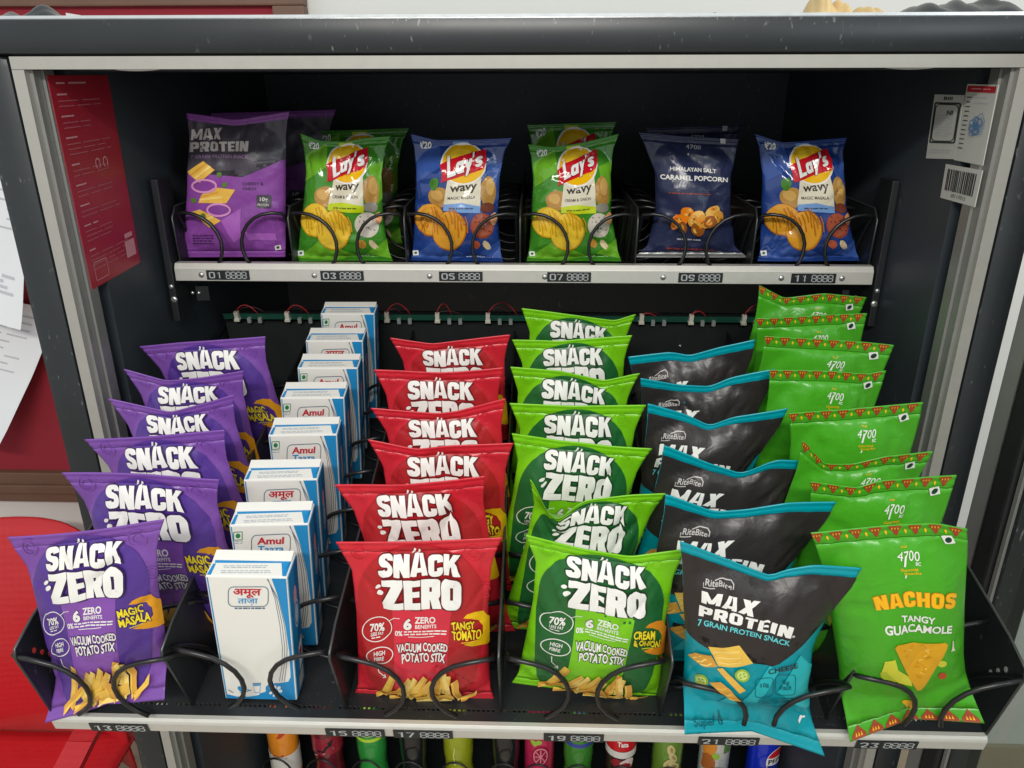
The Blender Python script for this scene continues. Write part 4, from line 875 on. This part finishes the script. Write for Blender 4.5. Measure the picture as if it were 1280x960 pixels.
# things lying on top of the machine
def lump(name, label, cat, px0, px1, pytop, mat, seed, y=.86, depth=.1, extra=None):
    a = on_y(px0, 20, y); b = on_y(px1, 20, y); zt = on_y((px0+px1)/2, pytop, y)[2]; r = random.Random(seed); n, m = 48, 22; z0 = OZ1-.004
    s = MB(); V = []; f1 = [(r.uniform(1, 4), r.uniform(0, 6)) for _ in range(4)]
    for j in range(m+1):
        for i in range(n+1):
            u = i/n; v = j/m; e = (sin(pi*u)**.5)*(sin(pi*v)**.6)
            hh = sum(sin(f*6.28*u+p+2*v)*.12 for f, p in f1)+.16*abs(sin(9*u+5*v+seed))+.1*abs(sin(17*u-8*v))
            V.append((a[0]+(b[0]-a[0])*u, y-.0+depth*(v-.3)+.006*sin(11*u+seed), z0+(zt-z0)*1.05*e*(.78+hh)))
    F = [(j*(n+1)+i, j*(n+1)+i+1, (j+1)*(n+1)+i+1, (j+1)*(n+1)+i) for j in range(m) for i in range(n)]
    k = len(V); V += [(x, y_, z0-.001) for x, y_, z in V]; F += [tuple(q+k for q in f[::-1]) for f in F]
    s.add(V, F); o = s.build(name, mat, None, True, fixn=False); tag(o, label, cat); return o
lump('cloth_bag', 'crumpled cream cloth bag lying on top of the machine', 'bag', 1008, 1068, -2, M("cream cloth", (222, 194, 140), .8, var=.08, scale=40, bump=.2), 3)
lump('cloth_strap', 'flat cream cloth strap beside the black bag on the machine top', 'strap', 1062, 1122, 12, M("cream cloth", (222, 194, 140), .8), 5, y=.88)
lump('plastic_bag', 'crumpled black plastic bag on the right end of the machine top', 'bag', 1112, 1300, 0, M("black bag film", (40, 46, 48), .25, var=.2, scale=30), 8, y=.84)
lump('plastic_sheet', 'thin black plastic sheet folded over the left end of the machine top', 'plastic sheet', -30, 88, 13, M("black bag film", (40, 46, 48), .25, var=.2, scale=30), 12, y=.80, depth=.06)
s = MB(); p = [on_y(x, y, .85) for x, y in ((892, 24), (893, 17), (900, 19), (912, 20), (920, 23), (926, 24))]; s.tube(p, .0016, 6); tag(s.build('bent_wire', wire, None, True), 'short bent black wire lying on the machine top', 'wire')

# ------------------------------------------------------------------ packets in the tray
ORD = ['front', 'second', 'third', 'fourth', 'fifth', 'sixth', 'seventh', 'eighth']
G = 'purple potato stick packets in the leftmost tray row'
P = [((8, 673), (205, 650), 'front purple packet, whole face visible, tilted to the left', [(90, 662)]), ((78, 590), (275, 597), 'purple packet second from the front, with flat crimped top edge', [(180, 592)]), ((105, 550), (280, 538), 'purple packet third from the front, behind the flat-topped one', [(190, 545)]), ((133, 500), (292, 493), 'purple packet fourth from the front with deeply sagging top', [(205, 516)]), ((155, 460), (305, 462), 'purple packet fifth from the front, dipping in the middle of its top', [(205, 474), (250, 470)]), ((175, 432), (332, 420), 'rearmost purple packet against the dark back of the tray', [(230, 426)])]
for k, (a, b, lab, sg) in enumerate(P): tray_packet('purple', a, b, .205 if k else .217, lab, G, *(((74, 872), (220, 842)) if k == 0 else (None, None)), sag=sg, seed=k+1, kick=0 if k else .027)
G = 'red potato stick packets in the third tray row'
P = [((420, 677), (628, 668), 'front red packet, whole face and writing visible', [(520, 674)]), ((418, 607), (607, 592), 'red packet second from the front, shifted to the left', [(500, 604)]), ((460, 549), (642, 552), 'red packet third from the front, its top edge sagging on the left', [(520, 561), (560, 556)]), ((464, 508), (632, 500), 'red packet fourth from the front with dipped top edge', [(545, 517), (570, 515)]), ((467, 462), (630, 460), 'red packet fifth from the front, top edge nearly straight', [(550, 464)]), ((488, 420), (638, 418), 'rearmost red packet below the green circuit board', [(540, 428)])]
for k, (a, b, lab, sg) in enumerate(P): tray_packet('red', a, b, .203, lab, G, *(((443, 868), (618, 870)) if k == 0 else (None, None)), sag=sg, seed=k+11)
G = 'green potato stick packets in the fourth tray row'
P = [((657, 665), (858, 690), 'front green potato stick packet, tilted to the right', [(730, 685), (790, 697)]), ((663, 592), (832, 615), 'crumpled green packet second from the front with folded corner', [(690, 622), (708, 634), (735, 622), (790, 616)]), ((640, 540), (815, 560), 'green packet third from the front, behind the crumpled one', [(700, 552), (760, 558)]), ((637, 502), (808, 508), 'green packet fourth from the front with wide flat ears', [(720, 507)]), ((638, 457), (800, 466), 'green packet fifth from the front, notched near its right top', [(700, 463), (757, 476)]), ((640, 425), (790, 418), 'green packet sixth from the front with sloping left ear', [(700, 428)]), ((652, 385), (795, 392), 'rearmost green potato stick packet, raised right ear', [(700, 391), (770, 400)])]
for k, (a, b, lab, sg) in enumerate(P):
    fd = (lambda u, v: .016*np.exp(-((u-.2)/.14)**2)*np.clip((v-.8)/.2, 0, 1)) if k == 1 else None
    tray_packet('green', a, b, .2, lab, G, *(((640, 850), (830, 880)) if k == 0 else (None, None)), sag=sg, seed=k+21, fold=fd, wrinkle=1.5 if k == 1 else 1)
G = 'teal and grey protein snack packets in the fifth tray row'
P = [((850, 678), (1078, 712), 'front teal and grey packet, leaning right over the rail', [(968, 724), (982, 716), (1020, 709)]), ((832, 617), (1047, 630), 'teal and grey packet second from the front, curved top edge', [(900, 642), (940, 640), (990, 632)]), ((830, 555), (1025, 575), 'teal and grey packet third from the front with raised right hump', [(890, 577), (935, 590), (970, 572)]), ((810, 505), (985, 510), 'teal and grey packet fourth from the front with sharp dip', [(860, 520), (893, 534), (920, 522)]), ((800, 470), (970, 463), 'teal and grey packet fifth from the front', [(850, 480), (890, 484), (915, 474)]), ((785, 446), (943, 422), 'rearmost teal and grey packet, right corner raised', [(840, 440), (862, 444), (900, 432)])]
for k, (a, b, lab, sg) in enumerate(P): tray_packet('teal', a, b, .216, lab, G, *(((850, 884), (1020, 911)) if k == 0 else (None, None)), sag=sg, seed=k+31, thick=.024, kick=0 if k else .027)
G = 'bright green nacho packets in the rightmost tray row'
P = [((1013, 665), (1208, 660), 'front nacho packet with whole face and chip picture visible', [(1113, 656), (1170, 653)]), ((1013, 600), (1198, 597), 'nacho packet second from the front, top sagging at left', [(1075, 610), (1100, 602)]), ((1003, 548), (1165, 562), 'nacho packet third from the front with deep fold in its top', [(1040, 578), (1075, 578), (1110, 568)]), ((985, 515), (1153, 502), 'nacho packet fourth from the front, right ear standing out', [(1060, 512)]), ((962, 462), (1107, 462), 'nacho packet fifth from the front, notch near its right top', [(1040, 463), (1085, 466)]), ((955, 418), (1118, 432), 'nacho packet sixth from the front with top sloping right', [(1020, 424)]), ((945, 396), (1084, 392), 'nacho packet seventh from the front, pointed right corner', [(1010, 394)]), ((950, 358), (1082, 370), 'rearmost nacho packet just under the upper shelf, folded left corner', [(985, 374), (1030, 366)])]
for k, (a, b, lab, sg) in enumerate(P): tray_packet('nacho', a, b, .234 if k == 0 else .232, lab, G, *(((1050, 892), (1212, 868)) if k == 0 else (None, None)), sag=sg, seed=k+41, thick=.022, kick=0 if k else .026)

# ------------------------------------------------------------------ milk cartons
cw_ = M("carton white", (236, 234, 226), .4, var=.02); cb = M("carton blue", (30, 140, 200), .4, var=.04); cb2 = M("carton deep blue", (20, 104, 164), .4, var=.05); crd = M("carton red ink", (196, 34, 52), .45); cgy = M("carton grey ink", (90, 110, 130), .5); cfa = M("carton faint ink", (170, 178, 186), .5); cgr = M("carton green ink", (30, 130, 70), .5)
def carton_front(hindi):
    a = Art(((103, 240), (515, 250), (595, 888), (205, 883)), persp=1.06)
    a.poly([(440, 248), (515, 250), (595, 888), (205, 883), (203, 862), (330, 868), (430, 850), (470, 800), (548, 790), (562, 760), (548, 620), (520, 480), (482, 350)], cb)
    for k in range(3): a.stroke([(422-k*2, 250), (462+k*9, 350), (492+k*12, 480), (510+k*13, 600), (512+k*12, 700), (500+k*14, 785)], 3, cgy)
    a.ell(490, 835, 68, 38, cb, .1, 18, .06); a.ell(500, 842, 40, 24, white, .2, 16, .16, 4)
    a.stroke([(215, 835), (250, 855), (300, 850), (345, 835)], 4, cgy); a.ell(292, 835, 30, 12, cb, .5, 12, .1)
    a.poly([(103, 240), (109, 240), (212, 883), (205, 883)], cb)
    a.poly([(205, 862), (260, 872), (330, 868), (420, 846), (466, 800), (548, 786), (570, 800), (592, 860), (595, 888), (205, 883)], cb)
    a.poly([(212, 838), (236, 852), (270, 846), (300, 858), (346, 842), (372, 850), (402, 838), (388, 862), (330, 872), (262, 872), (222, 862)], white)
    for q in range(7): a.ell(470+26*cos(q*.9)+12, 838+22*sin(q*.9), 13, 8, white, q*.9, 10, .15, q)
    a.poly([(352, 798), (398, 794), (392, 850), (366, 852)], M("carton glass ink", (90, 160, 206), .4)); a.poly([(357, 812), (394, 809), (390, 846), (368, 847)], white); a.stroke([(352, 798), (398, 794)], 3, cgy)
    a.stroke([(270, 818), (290, 812), (310, 826), (338, 838)], 4, cb); a.stroke([(440, 800), (432, 830), (442, 850)], 3, cb)
    a.rrect(216, 288, 426, 386, 26, 4, cgy)
    if hindi:
        a.text("\u0905\u092e\u0942\u0932", ((240, 296), (388, 298), (388, 344), (242, 342)), crd, .025, cut=True); a.text("\u0924\u093e\u091c\u093c\u093e", ((266, 346), (372, 346), (372, 378), (266, 378)), cb, .012)
    else:
        a.text("Amul", ((246, 300), (392, 302), (390, 338), (246, 336)), crd, .03, cut=True); a.text("Taaza", ((250, 342), (392, 344), (392, 378), (250, 376)), cb, .02)
        a.rrect(120, 268, 166, 308, 3, 4, cgr); a.ell(143, 287, 13, 12, cgr, cut=False); a.lines(118, 314, 168, 2, 9, cfa, 4, 2)
    a.lines(250, 392, 410, 1, 8, cgy, 8, 3)
    return a
uv2 = np.linspace(0, 1, 5)
CF = [carton_front(True).bake(uv2, uv2), carton_front(False).bake(uv2, uv2)]
a = Art(((185, 103), (580, 112), (515, 250), (103, 240)), persp=1); a.poly([(170, 140), (580, 156), (572, 170), (158, 168)], cb); a.poly([(185, 103), (255, 104), (245, 142), (168, 142)], cb); a.poly([(195, 110), (244, 112), (238, 136), (186, 134)], M("carton pale blue", (170, 206, 230), .4)); a.poly([(505, 170), (560, 160), (580, 112), (515, 250), (495, 250)], cb); a.poly([(103, 240), (150, 172), (164, 172), (124, 240)], cb)
a.lines(200, 184, 430, 2, 10, cfa, 5, 5); a.lines(180, 214, 440, 2, 11, cfa, 5, 6); CT = a.bake(uv2, uv2)
a = Art(((0, 0), (100, 0), (100, 300), (0, 300)), persp=1)
a.poly([(62, 0), (100, 0), (100, 300), (40, 300), (62, 150)], cb2); a.ell(52, 66, 18, 22, M("carton pink", (214, 160, 170), .4), cut=False); a.ell(54, 108, 24, 32, M("carton pale seal", (180, 206, 216), .4)); a.ring(54, 108, 18, 24, 4, cb2); a.poly([(48, 190), (90, 176), (88, 240), (46, 252)], cw_); a.ell(68, 210, 12, 14, crd, 0, 12, .2, 3); a.poly([(30, 262), (84, 252), (84, 288), (28, 292)], M("carton tan", (206, 190, 170), .4)); CS = a.bake(uv2, uv2)
def facegrid(TL, TR, BR, BL):
    u, v = np.meshgrid(uv2, uv2); P = (BL+(BR-BL)*u[..., None])*(1-v[..., None])+(TL+(TR-TL)*u[..., None])*v[..., None]; n = np.cross(BR-BL, TL-BL); n /= np.linalg.norm(n); return P, np.zeros_like(P)+n
CP = [((256, 720), (359, 722), 0, 'front milk carton, nearest the rail'), ((287, 657), (385, 655), 1, 'milk carton second from the front'), ((304.6, 600.5), (396.3, 599), 0, 'milk carton third from the front'), ((332.5, 544.5), (423.6, 543), 1, 'milk carton fourth from the front'), ((348.6, 497.6), (431.5, 497), 1, 'milk carton fifth from the front'), ((369, 460), (449.7, 460), 1, 'milk carton sixth from the front'), ((381.5, 426), (453.6, 426), 0, 'milk carton seventh from the front'), ((398, 392), (470.5, 392), 1, 'rearmost milk carton, touching the wires')]
for k, (tl, tr_, hin, lab) in enumerate(CP):
    Hh = .168; TL = hit(*tl, TO+TN*Hh, TN); TR = hit(*tr_, TO+TN*Hh, TN); e = (TR-TL)/np.linalg.norm(TR-TL); wd = .0685 if k else np.linalg.norm(TR-TL); mid = (TL+TR)/2; TL = mid-e*wd/2; TR = mid+e*wd/2
    bk = np.cross(TN, e); bk = bk if bk@TS > 0 else -bk; D = .0265; dn = -TN*(Hh-.003)-EX*(.0195, .017, .016, .0155, .015, .015, .014, .014)[k]
    t = thing('milk_carton', 'white and blue '+lab+(', red Hindi lettering' if hin == 0 else ', red and blue lettering'), 'milk carton', tuple((TL+TR)/2+dn), 'milk cartons in the second tray row')
    s = MB(); q = [TL+dn, TR+dn, TR+dn+bk*D, TL+dn+bk*D, TL, TR, TR+bk*D, TL+bk*D]; s.hexa(q)
    b = s.build('carton', cw_, t, bevel=.0015)
    # blue side with its own print, printed front and top
    s = MB(); s.hexa([TR+dn+e*.0001+bk*.001-dn*.01, TR+dn+e*.0004+bk*.001-dn*.01, TR+dn+e*.0004+bk*(D-.001)-dn*.01, TR+dn+e*.0001+bk*(D-.001)-dn*.01, TR+e*.0001+bk*.001-TN*.0012, TR+e*.0004+bk*.001-TN*.0012, TR+e*.0004+bk*(D-.001)-TN*.0012, TR+e*.0001+bk*(D-.001)-TN*.0012])
    sd = s.build('blue_side', cb, t)
    eps = .0012
    for baked, quad, nm in ((CF[hin], (TL+e*eps-TN*eps, TR-e*eps-TN*eps, TR+dn-e*eps+TN*eps, TL+dn+e*eps+TN*eps), 'printed_front'), (CT, (TL+bk*(D-eps)+e*eps, TR+bk*(D-eps)-e*eps, TR+bk*eps-e*eps, TL+bk*eps+e*eps), 'printed_top'), (CS, (TR+bk*eps-TN*eps, TR+bk*(D-eps)-TN*eps, TR+dn+bk*(D-eps), TR+dn+bk*eps), 'printed_side')):
        Pg, Ng = facegrid(*quad)
        pr = lay(baked, Pg, Ng, nm, None, us=uv2, vs=uv2, base=.0001 if nm != 'printed_side' else .0006, off=.00006); pr.parent = b if nm != 'printed_side' else sd
    # folded top flap at the back edge
    s = MB(); f0 = TL+bk*(D*.62)+e*.001; f1 = TR+bk*(D*.62)-e*.001; s.prism([f0+TN*.0006, f1+TN*.0006, f1+bk*(D*.36)+TN*.0022, f0+bk*(D*.36)+TN*.0022], TN*.0006); s.build('top_flap', cw_, t)

# ------------------------------------------------------------------ packets on the upper shelf
G = 'packets on the upper shelf'
shelf_packet('cracker', ((232, 141), (362, 139), (357, 321), (224, 322)), .935, 'plum and grey cracker packet, leftmost on the upper shelf', G, [(295, 150)], 51)
shelf_packet('wavygreen', ((376, 166), (488, 170), (491, 327), (369, 326)), .935, 'green crisp packet between the plum packet and a blue packet', G, [(400, 176), (430, 177), (460, 172)], 52, wrinkle=1.6)
shelf_packet('wavyblue', ((513, 167), (640, 172), (629, 327), (513, 326)), .935, 'blue crisp packet between two green ones on the upper shelf', G, [(545, 175), (600, 174)], 53, wrinkle=1.4)
shelf_packet('wavygreen', ((660, 180), (774, 167), (777, 327), (658, 326)), .935, 'green crisp packet to the left of the navy popcorn packet', G, [(690, 184), (730, 178)], 54, wrinkle=1.6)
shelf_packet('popcorn', ((798, 165), (925, 174), (936, 323), (792, 322)), .935, 'navy popcorn packet with silver crimped bottom seal', G, [(850, 170)], 55)
shelf_packet('wavyblue', ((943, 167), (1060, 172), (1076, 327), (946, 326)), .935, 'blue crisp packet at the right end of the upper shelf', G, [(975, 178), (1010, 176)], 56, wrinkle=1.6)
G = 'rear packets on the upper shelf'
for kd, q, lab, sd in (('cracker', ((240, 142), (420, 137), (396, 312), (245, 312)), 'plum packet half hidden behind the leftmost upper packet', 61), ('wavygreen', ((388, 164), (512, 160), (506, 312), (392, 312)), 'green packet shifted right, behind the first green crisp packet', 62), ('wavygreen', ((658, 156), (771, 152), (768, 312), (664, 312)), 'green packet whose top shows above the second green crisp packet', 64), ('popcorn', ((806, 160), (926, 156), (924, 312), (806, 312)), 'navy packet behind the navy popcorn packet', 65)):
    shelf_packet(kd, q, 1.12, lab, G, (), sd)

# ------------------------------------------------------------------ bottles on the shelf below
def bottle(px, key):
    c = on_y(px, 930, .95); x = float(c[0]); z = LZ; R = .0245
    spec = {
     'orange': ((238, 146, 40), (220, 216, 206), (200, 60, 30), 'orange bottle with white lower label, leftmost in the lower row', .02),
     'crimson': ((110, 26, 40), (150, 36, 52), (60, 12, 20), 'dark crimson bottle with script on its label', .06),
     'lime': ((46, 150, 62), (60, 180, 70), (190, 220, 60), 'bright green waisted bottle right of the crimson one', .2),
     'cola': ((24, 26, 28), (40, 44, 46), (30, 30, 30), 'black bottle between the bright green and yellow green ones', .1),
     'yellow': ((156, 164, 30), (176, 184, 50), (120, 130, 30), 'yellow green bottle in the middle of the lower row', .15),
     'dark': ((26, 28, 28), (50, 56, 54), (30, 30, 30), 'dark bottle between the yellow green and pink ones', .1),
     'pink': ((196, 40, 84), (214, 70, 110), (120, 20, 50), 'pink can with a fruit picture', .0),
     'leaf': ((60, 132, 44), (70, 150, 50), (60, 74, 150), 'leaf green bottle with blue collar', .1),
     'tomato': ((60, 40, 36), (220, 214, 206), (200, 24, 36), 'bottle with red and white label and dark fruit picture', .0),
     'almond': ((104, 142, 50), (120, 160, 60), (60, 90, 30), 'olive green can with pale nut picture', .0),
     'peach': ((196, 196, 190), (216, 140, 50), (216, 140, 50), 'white carton can with orange fruit picture', .0),
     'azure': ((16, 46, 190), (20, 56, 210), (20, 40, 160), 'deep blue can with round emblem, rightmost in the lower row', .0)}[key]
    m1 = cm(key+" bottle body", spec[0], .18, coat=.6); m2 = cm(key+" bottle label", spec[1], .3); m3 = cm(key+" bottle collar", spec[2], .3)
    can = key in ('pink', 'almond', 'peach', 'azure', 'tomato')
    t = thing('drink_can' if can else 'drink_bottle', spec[3], 'drink can' if can else 'drink bottle', (x, .95, z), 'drinks on the shelf under the tray')
    s = MB(); H0 = .098
    if can: prof = [(.0001, 0), (R*.8, 0), (R, .008), (R, .15), (R*.94, .165), (R*.78, .172), (R*.78, .175), (.0001, .174)]
    else: prof = [(.0001, 0), (R*.85, 0), (R, .006), (R, .05), (R*.93, .062), (R*.9, .075), (R*.97, .09), (R, .1), (R, .135), (R*.92, .155), (R*.6, .18), (R*.5, .19), (R*.5, .2), (.0001, .2)]
    s.lathe((x, .95, z), prof, 32); b = s.build('can_body' if can else 'bottle_body', m1, t, 'angle')
    bands = {'orange': [(.05, .094, m2)], 'crimson': [(.1, .134, m2)], 'leaf': [(.128, .136, m3)], 'tomato': [(.122, .148, m3), (.108, .121, m2)], 'lime': [(.13, .136, m3)]}.get(key, [])
    for z0, z1, m in bands:
        s = MB(); s.lathe((x, .95, z), [(R+.0001, z0), (R+.0006, z0+.0004), (R+.0006, z1-.0004), (R+.0001, z1)], 32); s.build('label_band', m, t, 'angle')
    if not can: s = MB(); s.lathe((x, .95, z), [(R*.55, .19), (R*.62, .191), (R*.62, .208), (R*.5, .21), (.0001, .21)], 24); s.build('cap', m3, t, 'angle')
    us = np.linspace(0, 1, 17); vs = np.linspace(0, 1, 9); ang = (us-.5)*2.2; ck = np.linspace(.085, .148, 9)
    Pg = np.array([[(x+(R+.0004)*sin(a_), .95-(R+.0004)*cos(a_), z+h) for a_ in ang] for h in ck]); Ng = np.array([[(sin(a_), -cos(a_), 0) for a_ in ang] for h in ck])
    a = Art(((0, 0), (100, 0), (100, 100), (0, 100)), persp=1)
    if key == 'pink':
        a.ell(54, 62, 26, 34, cm("pomegranate rind", (150, 20, 50))); a.ring(54, 62, 20, 26, 4, cm("pomegranate pale", (226, 130, 150))); 
        for q in range(8): a.stroke([(54, 62), (54+18*cos(q*.785), 62+24*sin(q*.785))], 3, cm("pomegranate pale", (226, 130, 150)))
        a.ell(34, 18, 12, 8, cm("mint print", (150, 190, 60)), .4, 12, .1); a.ell(48, 14, 10, 7, cm("mint print", (150, 190, 60)), -.4, 12, .1)
    elif key == 'tomato':
        a.text("Tata", (34, 8, 66, 24), white, .03); a.ell(40, 84, 24, 16, cm("fruit dark red", (150, 30, 40)), .4, 14, .08, 2); a.ell(66, 80, 20, 18, cm("fruit flesh", (220, 200, 196)), -.3, 14, .08, 3); a.ell(60, 88, 16, 12, cm("fruit dark red", (150, 30, 40)), 0, 12, .1, 4)
    elif key == 'almond':
        for q, (x_, y_, ro) in enumerate(((50, 30, 1.3), (58, 56, 1.0), (44, 78, 1.9), (62, 82, .6))): a.ell(x_, y_, 18, 11, cm("nut print", (206, 190, 130)), ro, 16, .05, q); a.ell(x_+2, y_, 9, 4, cm("nut shade", (160, 140, 84)), ro, 12, .05, q)
    elif key == 'peach':
        a.ell(18, 22, 26, 34, cm("peach orange", (222, 140, 44)), .1, 18, .04); a.ell(20, 76, 24, 30, cm("peach brown", (170, 96, 40)), .1, 18, .04); a.ell(42, 48, 12, 9, cm("mint print", (150, 190, 60)), .5, 12, .1); a.poly([(64, 8), (86, 8), (86, 40), (64, 40)], cm("mint label", (90, 130, 60))); a.lines(52, 60, 90, 4, 9, cfa, 3, 3)
    elif key == 'azure':
        a.ell(80, 62, 34, 40, white); a.poly([(50, 50)]+[(80+32*cos(radians(q)), 62+38*sin(radians(q))) for q in range(200, 341, 10)]+[(110, 50)], cm("emblem red", (196, 30, 44))); a.poly([(50, 74)]+[(80+32*cos(radians(q)), 62+38*sin(radians(q))) for q in range(160, 19, -10)], cm("emblem blue", (20, 50, 150))); a.text("PEPSI", (52, 54, 108, 70), cm("emblem navy", (16, 24, 70)), .03)
    elif key == 'orange': a.poly([(60, 4), (84, 4), (60, 22), (48, 22)], m3); a.lines(30, 80, 70, 2, 8, crd, 4, 2)
    elif key == 'crimson': a.stroke([(20, 76), (36, 62), (50, 64), (58, 50), (72, 44), (78, 28), (66, 36), (72, 48)], 7, ink); a.stroke([(18, 82), (50, 70), (80, 56)], 3, cm("pale script", (200, 160, 160)))
    elif key == 'lime': a.ell(50, 6, 30, 4, m3)
    elif key == 'yellow': a.stroke([(44, 40), (40, 70), (44, 98)], 4, cm("pale lime gleam", (206, 212, 110)))  # gleam painted onto the bottle as a pale streak
    if a.items: pr = lay(a.bake(us, vs), Pg, Ng, 'label_or_gleam', None, us=us, vs=vs, base=.0004); pr.parent = b
for px, key in BX: bottle(px, key)
